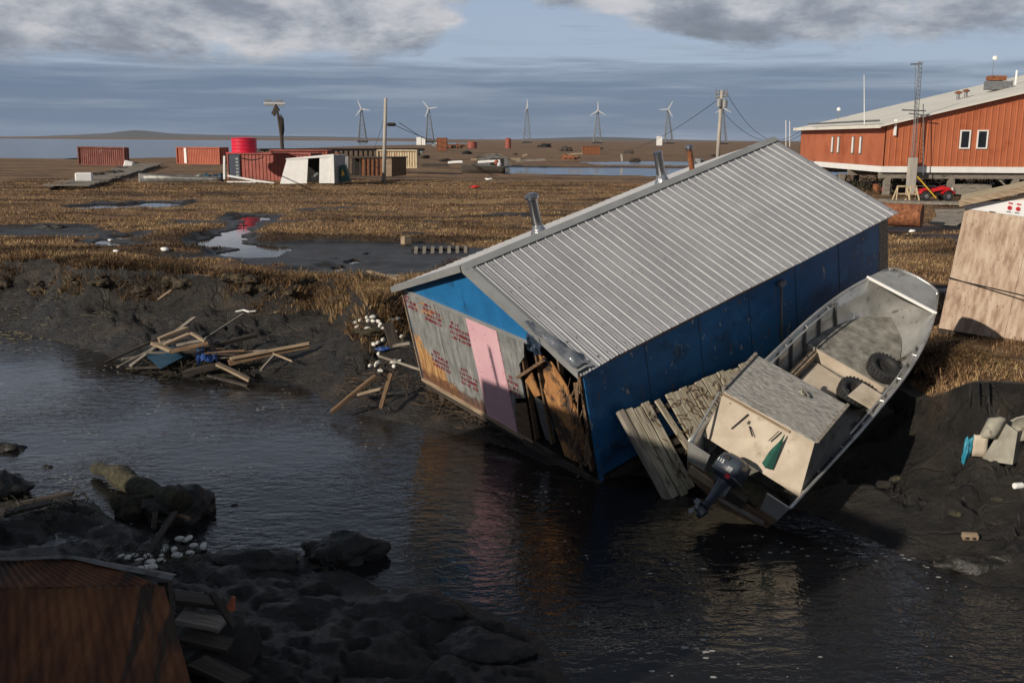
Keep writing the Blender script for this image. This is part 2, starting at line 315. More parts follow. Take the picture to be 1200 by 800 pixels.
POOLS=[cz(p,1.5) for p in [
 [(228,287),(242,276),(262,270),(285,263),(300,262),(290,274),(285,283),(322,287),(348,290),(320,300),(285,301),(262,296),(280,290),(262,288),(240,290)],
 [(96,284),(120,279),(133,281),(160,285),(130,287)],[(130,276),(158,274),(165,277),(140,279)],[(66,243),(120,238),(160,240),(140,246),(100,247)],[(135,240),(180,236),(214,238),(196,244),(150,244)],
 [(272,256),(285,250),(318,252),(318,257),(292,262)],[(385,312),(420,298),(432,295),(425,306),(395,316)],
 [(585,196.5),(600,195),(700,195.5),(840,196),(1010,198),(1010,205),(840,208),(700,206),(600,204.5)],[(680,190),(770,189),(870,191),(1000,193),(870,195),(700,193.5)]]]
POOLS.append([tuple(ay(a,200,y)[:2]) for a,y in [(-900,182),(-60,183),(120,184),(200,200),(262,215),(300,230),(300,330),(420,520),(560,900),(470,1500),(-100,1700),(-2600,1500)]])
def height(X,Y,far=True):
    dc=sdf(X,Y,CREEK); dp=sdf(X,Y,PLAIN); R=np.hypot(X,Y)
    dist=(fbm(X*.35,Y*.35,3,5)-.5)*1.6
    dpn=dp+dist*sm(3,8,np.abs(dp)+6)*1.0
    nearbank=(Y<16.5)&(dp>0)&(X<3.5)&(Y+X*.9<16.5)
    t=np.clip(dc/np.maximum(dc+np.maximum(dpn,0),1e-3),0,1)
    mud=1.12*t**1.05+ .36*sm(.86,1.0,t)
    lum=(fbm(X*.8+3,Y*.8,4,11)-.5)
    mudh=mud+lum*.20*sm(0,1.2,dc)*(1-sm(.85,1,t))+(fbm(X*3,Y*3,3,12)-.5)*.12*sm(0,.6,dc)-.10*sm(.86,1,1-np.abs(fbm(X*1.1,Y*1.7,4,33)*2-1))*sm(.3,1.2,dc)
    # cracks and slumps in the mud
    rid=1-np.abs(fbm(X*.45+2,Y*.9,3,31)*2-1); mudh-=.22*sm(.90,1,rid)*sm(.4,1.5,dc)
    plain=1.6+(fbm(X*.9,Y*.9,4,21)-.5)*.22*(1-sm(25,90,R))+(fbm(X*.16,Y*.40,4,25)-.5)*.60*(1-sm(50,200,R))+.05*(1-sm(0,3,-dpn))
    bankh=np.where(dpn<0,plain,mudh)
    nb=.05+.22*sm(0,3,dc)+ (fbm(X*1.1,Y*1.5,4,41)-.45)*.50*sm(-.2,.9,dc)+(fbm(X*4,Y*5,3,43)-.5)*.16-.05*sm(.86,1,1-np.abs(fbm(X*1.6,Y*2.2,4,37)*2-1))
    land=np.where(nearbank,nb,bankh)
    bs=sdf(X,Y,[(2.6,13.9),(3.9,12.6),(6.6,15.6),(8.0,17.6),(7.4,18.6),(6.0,17.6)]); land=land-.42*(1-sm(-.2,.8,bs))*(land>.35)
    h=np.where(dc<0,np.maximum(-.7,-.03+.35*dc),np.where(dc<.25,land*(dc/.25),land))
    pool=np.full(X.shape,1e9)
    for p in POOLS: pool=np.minimum(pool,sdf(X,Y,p))
    wob=(fbm(X*.7,Y*.9,4,51)-.5)*np.clip(R*.03,.0,2.2)
    pl=pool+wob+np.where(R<60,.22,0)
    h=np.where((dp<-.3)&(pl<.9),h*sm(0,.9,pl)+ (1.5-.12)*(1-sm(0,.9,pl)),h)
    wet=(1-sm(.1,1.5,pl))
    # muddy ground between the tussocks
    pm=fbm(X*.10+7,Y*.30,4,61)
    pm2=fbm(X*.25+7,Y*.9,3,66)
    mudm=np.maximum(np.where(dpn<-.2,np.maximum(sm(.64,.70,pm)*.9*(1-sm(45,75,R)),sm(.66,.72,pm2)*.8*(1-sm(40,60,R))),1.0),wet)
    mudm=np.where(dpn<-.2,mudm,1.0)
    mudm=np.maximum(mudm,sm(24,26,Y+X*0)*0)
    # wet flat behind the bank lip, centre
    flat=sdf(X,Y,cz([(255,300),(330,284),(420,284),(520,286),(600,290),(640,300),(560,318),(470,332),(425,322),(370,322),(300,312)],1.5))
    fm=1-sm(-.6,.9,flat+wob*2); mudm=np.maximum(mudm,fm); h=np.where(dp<0,h-fm*.07,h)
    h=np.where((dp<-.5),h-.10*mudm*(1-sm(60,120,R)),h)
    h=np.where((dp<-.3)&(pl>.12),np.maximum(h,1.462+.02*np.clip(pl,0,1)),h)
    h=np.where(pl<.0,np.minimum(h,1.40),h)
    return h,mudm,dc,dpn,pl
def gh(x,y): return float(height(np.array([float(x)]),np.array([float(y)]))[0][0])
angs=np.concatenate([np.linspace(-180,-60,14)[:-1],np.linspace(-60,-33,20)[:-1],np.linspace(-33,33,420),np.linspace(33,60,20)[1:],np.linspace(60,180,14)[1:]])
rr=[1.0]
while rr[-1]<9300: rr.append(rr[-1]*(1.0075 if rr[-1]<80 else 1.012 if rr[-1]<400 else 1.03)+ (.0 if rr[-1]>5 else .12))
rr=np.array(rr); A,Rr=np.meshgrid(np.radians(angs),rr); TX=(np.sin(A)*Rr); TY=(np.cos(A)*Rr)
TH,TM,TDC,TDP,TPL=height(TX.ravel(),TY.ravel())
nr,na=TX.shape; co=np.stack([TX.ravel(),TY.ravel(),TH],1)
idx=np.arange(nr*na).reshape(nr,na); F=np.stack([idx[:-1,:-1],idx[:-1,1:],idx[1:,1:],idx[1:,:-1]],-1).reshape(-1,4)[:, ::-1]
def np_mesh(name,co,F):
    me=bpy.data.meshes.new(name); me.vertices.add(len(co)); me.vertices.foreach_set('co',co.astype(np.float32).ravel())
    k=F.shape[1]; me.loops.add(F.size); me.loops.foreach_set('vertex_index',F.astype(np.int32).ravel())
    me.polygons.add(len(F)); me.polygons.foreach_set('loop_start',np.arange(0,F.size,k,dtype=np.int32)); me.update(calc_edges=True); me.validate(); return me
me=np_mesh('ground',co,F); me.polygons.foreach_set('use_smooth',np.ones(len(F),bool))
at=me.attributes.new('mud','FLOAT','POINT'); at.data.foreach_set('value',TM.astype(np.float32))
ground=bpy.data.objects.new('ground',me); COL.objects.link(ground); tag(ground,kind='structure')
def ground_mat():
    m=bpy.data.materials.new('tundra_and_mud'); m.use_nodes=True; nt=m.node_tree; n=nt.nodes; L=nt.links.new; b=n['Principled BSDF']
    geo=n.new('ShaderNodeNewGeometry'); at=n.new('ShaderNodeAttribute'); at.attribute_name='mud'
    def nz(sc,st=(1,1,1),d=8,r=.6):
        mp=n.new('ShaderNodeMapping'); mp.inputs['Scale'].default_value=st; L(geo.outputs['Position'],mp.inputs[0])
        t=n.new('ShaderNodeTexNoise'); t.inputs['Scale'].default_value=sc; t.inputs['Detail'].default_value=d; t.inputs['Roughness'].default_value=r; L(mp.outputs[0],t.inputs['Vector']); return t.outputs[0]
    def rp(f,st):
        r=n.new('ShaderNodeValToRGB'); e=r.color_ramp.elements
        while len(e)<len(st): e.new(.5)
        for k,(p,c) in zip(e,st): k.position=p; k.color=(*c,1)
        L(f,r.inputs[0]); return r.outputs[0]
    def mx(f,a,c,blend='MIX'):
        q=n.new('ShaderNodeMix'); q.data_type='RGBA'; q.blend_type=blend
        if isinstance(f,float): q.inputs[0].default_value=f
        else: L(f,q.inputs[0])
        L(a,q.inputs[6]); L(c,q.inputs[7]); return q.outputs[2]
    st_=rp(nz(.5,(.6,2.6,1),9,.7),[(.36,(.55,.52,.50)),(.5,(1,1,1)),(.64,(1.7,1.45,1.2))])
    g1=rp(nz(.9,(1,1.2,1),10,.7),[(.34,(.09,.052,.029)),(.45,(.20,.115,.058)),(.55,(.32,.195,.092)),(.68,(.45,.31,.155))])
    g2=rp(nz(.035,(1,3.5,1),6),[(.38,(.10,.050,.030)),(.47,(.28,.165,.075)),(.55,(.17,.085,.045)),(.64,(.34,.24,.10))])
    gl=mx(.5,g1,g2)
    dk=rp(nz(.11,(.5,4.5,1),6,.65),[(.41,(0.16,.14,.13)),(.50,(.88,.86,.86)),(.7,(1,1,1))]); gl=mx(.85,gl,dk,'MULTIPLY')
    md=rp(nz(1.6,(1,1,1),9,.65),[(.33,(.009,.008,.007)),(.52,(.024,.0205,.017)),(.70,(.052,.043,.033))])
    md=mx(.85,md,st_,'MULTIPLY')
    n2=nz(1.4,(1,1,1),6); s=n.new('ShaderNodeMath'); s.operation='MULTIPLY_ADD'; L(n2,s.inputs[0]); s.inputs[1].default_value=.9; L(at.outputs['Fac'],s.inputs[2])
    mr=n.new('ShaderNodeMapRange'); mr.inputs[1].default_value=.80; mr.inputs[2].default_value=1.05; L(s.outputs[0],mr.inputs[0])
    L(mx(mr.outputs[0],gl,md),b.inputs['Base Color'])
    ro=n.new('ShaderNodeMapRange'); ro.inputs[3].default_value=.95; ro.inputs[4].default_value=.47; L(mr.outputs[0],ro.inputs[0])
    rv=n.new('ShaderNodeMath'); rv.operation='MULTIPLY_ADD'; L(nz(.7,(1,1,1),5),rv.inputs[0]); rv.inputs[1].default_value=.5; rv.inputs[2].default_value=-.27
    rs=n.new('ShaderNodeMath'); rs.operation='ADD'; L(ro.outputs[0],rs.inputs[0]); L(rv.outputs[0],rs.inputs[1]); L(rs.outputs[0],b.inputs['Roughness'])
    b.inputs['Specular IOR Level'].default_value=.5
    wv=n.new('ShaderNodeTexVoronoi'); wv.feature='DISTANCE_TO_EDGE'; wv.inputs['Scale'].default_value=.9
    wn=n.new('ShaderNodeTexNoise'); wn.inputs['Scale'].default_value=.8; wn.inputs['Detail'].default_value=6; L(geo.outputs['Position'],wn.inputs['Vector'])
    va=n.new('ShaderNodeVectorMath'); va.operation='MULTIPLY_ADD'; L(wn.outputs['Color'],va.inputs[0]); va.inputs[1].default_value=(2.2,2.2,2.2); L(geo.outputs['Position'],va.inputs[2]); L(va.outputs[0],wv.inputs['Vector'])
    cr=n.new('ShaderNodeMapRange'); cr.inputs[1].default_value=0; cr.inputs[2].default_value=.05; cr.inputs[3].default_value=-.18; cr.inputs[4].default_value=0; L(wv.outputs['Distance'],cr.inputs[0])
    cm=n.new('ShaderNodeMath'); cm.operation='MULTIPLY'; L(cr.outputs[0],cm.inputs[0]); L(mr.outputs[0],cm.inputs[1])
    hs=n.new('ShaderNodeMath'); hs.operation='ADD'; L(cm.outputs[0],hs.inputs[0]); L(nz(2.6,(1,1.3,1),12,.74),hs.inputs[1])
    bp=n.new('ShaderNodeBump'); bp.inputs['Distance'].default_value=.19; bp.inputs['Strength'].default_value=1; L(hs.outputs[0],bp.inputs['Height']); L(bp.outputs[0],b.inputs['Normal'])
    return m
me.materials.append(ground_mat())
# water
def water_mat(name,col,sc,dist,rough,foam=False,fine=6.0):
    m=bpy.data.materials.new(name); m.use_nodes=True; nt=m.node_tree; n=nt.nodes; L=nt.links.new; b=n['Principled BSDF']
    geo=n.new('ShaderNodeNewGeometry'); b.inputs['Base Color'].default_value=(*col,1); b.inputs['Roughness'].default_value=rough; b.inputs['IOR'].default_value=1.37
    def nz(sc,st,d=3,r=.5,ds=0):
        mp=n.new('ShaderNodeMapping'); mp.inputs['Scale'].default_value=st; mp.inputs['Rotation'].default_value=(0,0,math.radians(-25)); L(geo.outputs['Position'],mp.inputs[0])
        t=n.new('ShaderNodeTexNoise'); t.inputs['Scale'].default_value=sc; t.inputs['Detail'].default_value=d; t.inputs['Roughness'].default_value=r; t.inputs['Distortion'].default_value=ds; L(mp.outputs[0],t.inputs['Vector']); return t.outputs[0]
    a=nz(sc,(1,1.9,1),4,.55,.4); c=nz(sc*fine/2,(1,1.5,1),2)
    md=nz(.22,(1,1,1),2); mr=n.new('ShaderNodeMapRange'); mr.inputs[1].default_value=.38; mr.inputs[2].default_value=.62; mr.inputs[3].default_value=.25; mr.inputs[4].default_value=1; L(md,mr.inputs[0])
    h=n.new('ShaderNodeMath'); h.operation='MULTIPLY_ADD'; L(c,h.inputs[0]); h.inputs[1].default_value=.35; L(a,h.inputs[2])
    h2=n.new('ShaderNodeMath'); h2.operation='MULTIPLY'; L(h.outputs[0],h2.inputs[0]); L(mr.outputs[0],h2.inputs[1])
    bp=n.new('ShaderNodeBump'); bp.inputs['Distance'].default_value=dist; bp.inputs['Strength'].default_value=1; L(h2.outputs[0],bp.inputs['Height']); L(bp.outputs[0],b.inputs['Normal'])
    if foam:
        v=n.new('ShaderNodeTexVoronoi'); v.inputs['Scale'].default_value=5.2; mp=n.new('ShaderNodeMapping'); mp.inputs['Scale'].default_value=(1,1.8,1)
        L(geo.outputs['Position'],mp.inputs[0]); L(mp.outputs[0],v.inputs['Vector'])
        t=n.new('ShaderNodeMath'); t.operation='LESS_THAN'; L(v.outputs['Distance'],t.inputs[0])
        g=n.new('ShaderNodeMapRange'); g.inputs[1].default_value=.47; g.inputs[2].default_value=.66; g.inputs[3].default_value=0; g.inputs[4].default_value=.19; L(nz(.55,(1,1,1),4,.6),g.inputs[0])
        g2=n.new('ShaderNodeMath'); g2.operation='MULTIPLY'; L(g.outputs[0],g2.inputs[0]); L(nz(7,(1,1,1),2),g2.inputs[1]); g3=n.new('ShaderNodeMath'); g3.operation='MULTIPLY'; g3.inputs[1].default_value=2.2; L(g2.outputs[0],g3.inputs[0]); L(g3.outputs[0],t.inputs[1])
        q=n.new('ShaderNodeMix'); q.data_type='RGBA'; L(t.outputs[0],q.inputs[0]); q.inputs[6].default_value=(*col,1); q.inputs[7].default_value=(.36,.35,.33,1); L(q.outputs[2],b.inputs['Base Color'])
        r=n.new('ShaderNodeMapRange'); r.inputs[3].default_value=rough; r.inputs[4].default_value=.8; L(t.outputs[0],r.inputs[0]); L(r.outputs[0],b.inputs['Roughness'])
    return m
M_water=water_mat('creek_water',(.013,.012,.012),2.3,.034,.03,True)
M_pool=water_mat('pool_water',(.02,.018,.015),1.2,.004,.04)
M_sea=water_mat('lagoon_water',(.03,.032,.033),.25,.12,.12)
def sheet(name,poly,z,m):
    o=MB().add([(x,y,z) for x,y in poly],[list(range(len(poly)))]).build(name,m); return tag(o,kind='structure')
o=sheet('creek_water',[(-90,-30),(90,-30),(90,26),(20,28),(-8,31),(-90,60)],0.0,M_water)
for i,p in enumerate(POOLS[:-1]):
    c=np.mean(np.array(p),0); far=i>=7
    g=1.6 if i<7 else 3
    P=[tuple(c+(np.array(q)-c)*(1+g/max(np.hypot(*(np.array(q)-c)),.5))) for q in p]
    xs=[q[0] for q in P]; ys=[q[1] for q in P]
    sheet('pool_water',[(min(xs),min(ys)),(max(xs),min(ys)),(max(xs),max(ys)),(min(xs),max(ys))],(1.450 if far else 1.43)-.004*i,M_pool)
sheet('lagoon_water',[(-3200,160),(60,160),(60,1900),(-3200,1900)],1.5,M_sea)
# hills on the horizon
def hills(px0,px1,peaks,D,seed):
    n=160; rows=[]
    for j in range(9):
        v=j/8; row=[]
        for i in range(n+1):
            t=i/n; px=px0+(px1-px0)*t; x=(px-600)/FPX*D; hh=0
            for c,wd,a in peaks: hh+=a*math.exp(-((px-c)/wd)**2)
            hh*=min(1,t*6,(1-t)*6); hh*=1+.18*(mnoise.noise(Vector((px*.03,seed,0))))
            z=hh*math.sin(math.pi*v); row.append((x,D*(.93+.14*v),z+mnoise.noise(Vector((x*.002,v*5,seed)))*6*math.sin(math.pi*v)))
        rows.append(row)
    o=MB().grid(rows).build('hills',M_hill,smooth=True); tag(o,kind='structure')
M_hill=mat('hill_tundra',[(.06,.055,.045),(.10,.085,.065)],scale=.003,rough=.95)
hills(20,640,[(168,24,20),(150,100,26),(300,140,20)],8000,1.0)
hills(560,900,[(690,70,22),(760,60,8)],8000,4.0)
# ------------------------------------------------------------------ grass
def blades(name,pts,hts,wd,lean,m,seed):
    rng=np.random.default_rng(seed); n=len(pts); a=rng.uniform(0,2*np.pi,n); la=rng.uniform(0,2*np.pi,n)
    dx=np.cos(a)*wd; dy=np.sin(a)*wd; l=hts*lean*rng.uniform(.3,1.2,n)
    base=pts; v=np.empty((n,5,3)); 
    v[:,0]=base+np.stack([-dx,-dy,-.02*np.ones(n)],1); v[:,1]=base+np.stack([dx,dy,-.02*np.ones(n)],1)
    mid=base+np.stack([np.cos(la)*l*.35,np.sin(la)*l*.35,hts*.6],1)
    v[:,2]=mid+np.stack([dx,dy,0*dx],1)*.7; v[:,3]=mid-np.stack([dx,dy,0*dx],1)*.7
    v[:,4]=base+np.stack([np.cos(la)*l,np.sin(la)*l,hts*(1-.45*np.minimum(lean,1))],1)
    i=np.arange(n)*5; q=np.stack([i,i+1,i+2,i+3],1)
    me=bpy.data.meshes.new(name); me.vertices.add(n*5); me.vertices.foreach_set('co',v.astype(np.float32).ravel())
    t=np.stack([i+3,i+2,i+4],1); loops=np.concatenate([q,t],1).ravel(); me.loops.add(len(loops)); me.loops.foreach_set('vertex_index',loops.astype(np.int32))
    st=np.empty(n*2,np.int32); st[0::2]=np.arange(n)*7; st[1::2]=np.arange(n)*7+4; me.polygons.add(n*2); me.polygons.foreach_set('loop_start',st); me.update(calc_edges=True)
    cv=np.repeat(rng.random(n),5); at=me.attributes.new('tone','FLOAT','POINT'); at.data.foreach_set('value',cv.astype(np.float32))
    me.materials.append(m); o=bpy.data.objects.new(name,me); COL.objects.link(o); return o
def grass_mat(name,st):
    m=bpy.data.materials.new(name); m.use_nodes=True; nt=m.node_tree; n=nt.nodes; L=nt.links.new; b=n['Principled BSDF']
    at=n.new('ShaderNodeAttribute'); at.attribute_name='tone'; geo=n.new('ShaderNodeNewGeometry')
    t=n.new('ShaderNodeTexNoise'); t.inputs['Scale'].default_value=.5; t.inputs['Detail'].default_value=4; L(geo.outputs['Position'],t.inputs['Vector'])
    ad=n.new('ShaderNodeMath'); ad.operation='MULTIPLY_ADD'; L(at.outputs['Fac'],ad.inputs[0]); ad.inputs[1].default_value=.45; 
    k=n.new('ShaderNodeMath'); k.operation='MULTIPLY_ADD'; L(t.outputs[0],k.inputs[0]); k.inputs[1].default_value=1.4; k.inputs[2].default_value=-.42; L(k.outputs[0],ad.inputs[2])
    r=n.new('ShaderNodeValToRGB'); e=r.color_ramp.elements
    while len(e)<len(st): e.new(.5)
    for q,(p,c) in zip(e,st): q.position=p; q.color=(*c,1)
    L(ad.outputs[0],r.inputs[0])
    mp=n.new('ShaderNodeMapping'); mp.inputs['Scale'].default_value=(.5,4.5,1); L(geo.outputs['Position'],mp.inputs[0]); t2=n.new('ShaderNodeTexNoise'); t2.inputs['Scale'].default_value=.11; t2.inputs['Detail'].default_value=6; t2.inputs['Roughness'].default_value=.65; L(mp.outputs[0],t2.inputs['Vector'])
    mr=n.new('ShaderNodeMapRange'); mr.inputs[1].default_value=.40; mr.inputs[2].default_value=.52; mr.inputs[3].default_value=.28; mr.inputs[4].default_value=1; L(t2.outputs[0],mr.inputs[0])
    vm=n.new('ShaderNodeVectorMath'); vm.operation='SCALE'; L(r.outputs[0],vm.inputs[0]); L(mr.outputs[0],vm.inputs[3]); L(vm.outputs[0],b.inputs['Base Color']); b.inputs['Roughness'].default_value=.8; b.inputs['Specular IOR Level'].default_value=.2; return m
M_gr=grass_mat('dead_grass',[(.05,(.06,.036,.021)),(.30,(.17,.098,.050)),(.55,(.32,.195,.095)),(.78,(.46,.315,.155)),(1,(.56,.43,.25))])
def scatter(n,x0,x1,y0,y1,fn,seed,r0=0):
    rng=np.random.default_rng(seed); x=rng.uniform(x0,x1,n); y=rng.uniform(y0,y1,n); keep=(np.abs(x)<y*.56+3); x=x[keep]; y=y[keep]
    h,mu,dc,dp,pl=height(x,y); k=fn(x,y,h,mu,dc,dp,pl,rng); return np.stack([x,y,h],1)[k]
# plain
P=scatter(1600000,-44,50,12.5,92,lambda x,y,h,mu,dc,dp,pl,r:(dp<-.1)&(dc>1)&(pl>.6)&(mu<.5)&(r.random(len(x))<(.85*(1-sm(20,60,y))+.15))&(fbm(x*.8,y*.8,3,77)>.22+.16*r.random(len(x))),3)
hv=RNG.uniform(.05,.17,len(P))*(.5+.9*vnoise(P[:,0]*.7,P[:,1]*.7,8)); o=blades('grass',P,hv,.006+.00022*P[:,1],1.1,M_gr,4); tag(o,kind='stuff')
# long grass hanging over the eroded lip
P=scatter(1000000,-22,26,11,40,lambda x,y,h,mu,dc,dp,pl,r:(dp<.95)&(dp>-1.5)&(dc>1)&(r.random(len(x))<sm(-1.5,-.2,dp)*(1-sm(.2,1.0,dp))*.9+.03)&((fbm(x*.9,y*.9,3,91)>.42+.25*np.clip(dp,0,1)))&~((x>-2.2)&(x<7.3)&(y>14)&(y<24)),5)
P[:,2]-=.05
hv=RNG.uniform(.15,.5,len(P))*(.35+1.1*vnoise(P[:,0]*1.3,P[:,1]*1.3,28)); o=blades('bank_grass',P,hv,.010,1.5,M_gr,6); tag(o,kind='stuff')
# ------------------------------------------------------------------ THE COLLAPSED HOUSE
a,b_,c_=-0.977,0.28,0.102
MH=Matrix.Translation((-.228,17.822,.462))@Matrix.Rotation(a,4,'Z')@Matrix.Rotation(b_,4,'X')@Matrix.Rotation(c_,4,'Y')
HW,HL,HH,HR,OH=2.816,7.621,1.975,1.057,.15
house=empty('tilted_house',MH,'blue plywood house tipped towards the creek with grey ribbed metal roof','house')
sl_=HR/HW
def rz_(x): return HH+HR-abs(x)*sl_
G=lambda px,py,y=0: onp(px,py,MH,1,y)
def gpoly(mb,pts,y=0,th=.02): mb.slab([(p[0],y,p[1]) for p in pts],th,(0,-1,0)); return mb
# gable wall, with the right bay torn open
mb=MB(); gpoly(mb,[(-HW,-.12),(.62,-.12),(.66,.62),(1.0,.74),(1.02,1.42),(1.22,1.62),(1.3,1.93),(-HW,1.90)],0,.03); mb.build('end_wall',M_wrapg,house)
mb=MB(); gpoly(mb,[(-HW-.02,1.93),(1.85,1.93+.06),(1.82,rz_(1.82)-.05),(0,HH+HR-.05),(-HW+.02,1.955)],.0,.03); mb.build('gable_board',M_blueg,house)
mb=MB(); mb.beam((-HW-.02,-.025,1.925),(1.80,-.025,1.985),.03,.055); mb.build('gable_trim',M_cap,house)
mb=MB(); gpoly(mb,[(-.49,1.90),(.50,1.935),(.56,-.18),(-.42,-.16)],-.012,.012); o=mb.build('pink_panel',M_pink,house)
mb=MB(); mb.beam((-HW,-.02,-.13),(1.1,-.02,-.16),.05,.06); mb.build('sill_plank',M_tan,house)
mb=MB(); mb.beam((-HW-.012,-.012,-.1),(-HW-.012,-.012,1.9),.03,.035,(0,1,0)); mb.build('corner_strip',M_tan,house)
mb=MB(); r_=random.Random(2)
for x in np.arange(-2.7,1.0,.40):
    for z in np.arange(-.02,1.88,.22): mb.box((x+r_.uniform(-.01,.01),-.014 if -.5<x<.55 else -.002,z+r_.uniform(-.02,.02)),(.014,.006,.014))
tag(mb.build('nail_heads',M_rust,house),kind='stuff')
mb=MB()
for y in np.arange(.12,HL-.25,.4066):
    for z in np.arange(-.02,1.85,.24): mb.box((HW+.002,y+r_.uniform(-.01,.01),z+r_.uniform(-.02,.02)),(.006,.013,.013))
tag(mb.build('nail_heads',M_bboard,house),kind='stuff')
for x in (-1.62,): MB().bx(x-.004,x+.004,-.004,-.001,-.1,1.88).build('sheet_joint',M_black,house)
# maroon printed blocks on the wrap (rows of stamped characters, worn)
def stamp(x0,z0,wd,rows,seed,y=-.006):
    r=random.Random(seed); m=MB(); ch=.066; 
    for j in range(rows):
        x=x0+(.08 if j==0 else 0); z=z0-j*.105; 
        while x<x0+wd-(wd*.45 if j==0 else 0):
            cw=.040
            for s_ in range(3):
                if r.random()<.86: 
                    if r.random()<.6: m.bx(x+s_*cw*.33,x+s_*cw*.33+.014,y-.002,y,z,z+ch)
                    else: m.bx(x,x+cw*.9,y-.0025,y-.0005,z+s_*ch*.42,z+s_*ch*.42+.016)
            x+=cw+.016
            if r.random()<.12: x+=.03
    return m
for i,(px,py,wd,rw) in enumerate([(495,357,.62,4),(526,378,.66,4),(505,411,.60,4),(538,432,.60,4),(594,441,.30,4),(470,346,.55,3)]):
    p=G(px,py); stamp(p.x,p.z,wd,rw,i).build('wall_print',M_maroon,house)
# broken bay: dark room behind, studs, torn sheets
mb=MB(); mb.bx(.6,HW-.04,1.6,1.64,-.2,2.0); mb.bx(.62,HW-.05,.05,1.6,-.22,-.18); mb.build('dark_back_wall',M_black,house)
for x,zb,zt,dx in [(1.06,-.1,1.62,.05),(1.55,0,1.85,-.02),(2.1,-.1,1.9,.06),(2.62,-.1,1.9,.08)]:
    MB().beam((x,.07,zb),(x+dx,.07,zt),.045,.09,(0,1,0)).build('wall_stud',M_brown,house,bevel=.004)
MB().beam((1.0,-.05,1.18),(1.95,-.08,1.83),.05,.09,(0,1,0)).build('loose_board',M_brown,house)
def torn(name,pts,y,m,th=.02,bend=0):
    mb=MB(); n=len(pts); 
    mb.slab([(p[0],y+(p[2] if len(p)>2 else 0),p[1]) for p in pts],th,(0,-1,0)); return mb.build(name,m,house)
torn('torn_sheet',[(1.63,1.80),(2.05,1.78,-.05),(2.42,1.45,-.08),(2.58,.95,-.05),(2.62,.3),(2.5,-.05),(1.9,-.1),(1.72,.55),(1.60,1.1),(1.7,1.3)],.03,M_osb)
torn('torn_sheet',[(1.15,1.15,-.04),(1.5,1.45,-.1),(1.52,.98,-.02),(1.3,.86)],.02,M_osb)
torn('foil_insulation',[(1.18,.80),(1.5,.78,-.03),(1.62,.35),(1.55,-.02),(1.3,-.03),(1.22,.3)],.09,M_foil)
torn('torn_sheet',[(.63,.50),(1.03,.66),(1.0,-.14),(.60,-.16)],-.01,M_brown)
r_=random.Random(3)
mb=MB()
for k in range(46):
    x=2.3+r_.random()*.5; z=.1+r_.random()*1.65; l=.12+.25*r_.random(); an=r_.uniform(-.7,.7)
    p=Vector((x,-.02,z)); q=p+Vector((math.sin(an)*l,-.05-r_.random()*.08,-math.cos(an)*l)); mb.beam(p,q,.012+.02*r_.random(),.006)
mb.build('splinters',M_brown,house)
mb=MB(); mb.beam((.8,-.02,-.2),(HW+.1,-.05,-.22),.09,.12); mb.beam((1.2,-.10,-.05),(HW-.05,-.12,-.1),.05,.10); mb.build('broken_sill',M_dark,house)
# long side wall
mb=MB(); mb.bx(HW-.03,HW,.05,HL-.22,-.12,rz_(HW)+.01); mb.build('side_wall',M_blued,house)
mb=MB(); mb.bx(HW-.03,HW+.004,HL-.218,HL+.05,-.12,rz_(HW)+.01); mb.build('corner_board',M_grey,house)
for y in (1.32,2.54,3.76,4.98,6.2): MB().bx(HW+.001,HW+.005,y-.008,y+.008,-.1,rz_(HW)-.02).build('panel_seam',M_bboard,house)
mb=MB(); mb.bx(HW+.002,HW+.03,.0,.09,-.3,rz_(HW)-.05); mb.build('corner_strip',M_blued,house)
mb=MB(); mb.bx(-HW,-HW+.03,0,HL,-.12,rz_(HW)); mb.build('side_wall',M_blued,house)
mb=MB(); mb.bx(-HW,HW-.04,HL-.0,HL+.03,-.12,HH); mb.slab([(-HW,HL+.03,HH),(HW,HL+.03,HH),(0,HL+.03,HH+HR-.04)],.03,(0,1,0)); mb.build('end_wall',M_grey,house)
mb=MB(); mb.bx(-HW,HW,0.02,HL,-.35,-.22)
for x in (-2.4,-1.2,0,1.2,2.4): mb.bx(x-.1,x+.1,.1,HL-.1,-.65,-.35)
mb.build('floor_frame',M_dark,house)
# eave lumber under the roof edge
mb=MB(); mb.beam((HW+.06,-.1,rz_(HW+.06)-.07),(HW+.06,HL*.62,rz_(HW+.06)-.07),.04,.09,(0,0,1)); mb.build('eave_board',M_brown,house)
mb=MB(); mb.beam((HW+.06,HL*.62+.01,rz_(HW+.06)-.06),(HW+.06,HL+.1,rz_(HW+.06)-.06),.03,.07,(0,0,1)); mb.build('eave_board',M_steel,house)
# service pipe on the side wall
pa=onp(916,333,MH,0,HW+.07); pb=onp(916,403,MH,0,HW+.07)
mb=MB(); mb.tube([pb,(pa+pb)/2,pa,pa+Vector((.08,0,.06))],.022,8); pp=mb.build('conduit',M_steel,house,smooth=True)
MB().box(pa+Vector((.0,0,.02)),(.1,.14,.1)).build('conduit_head',M_steel,pp,bevel=.01)
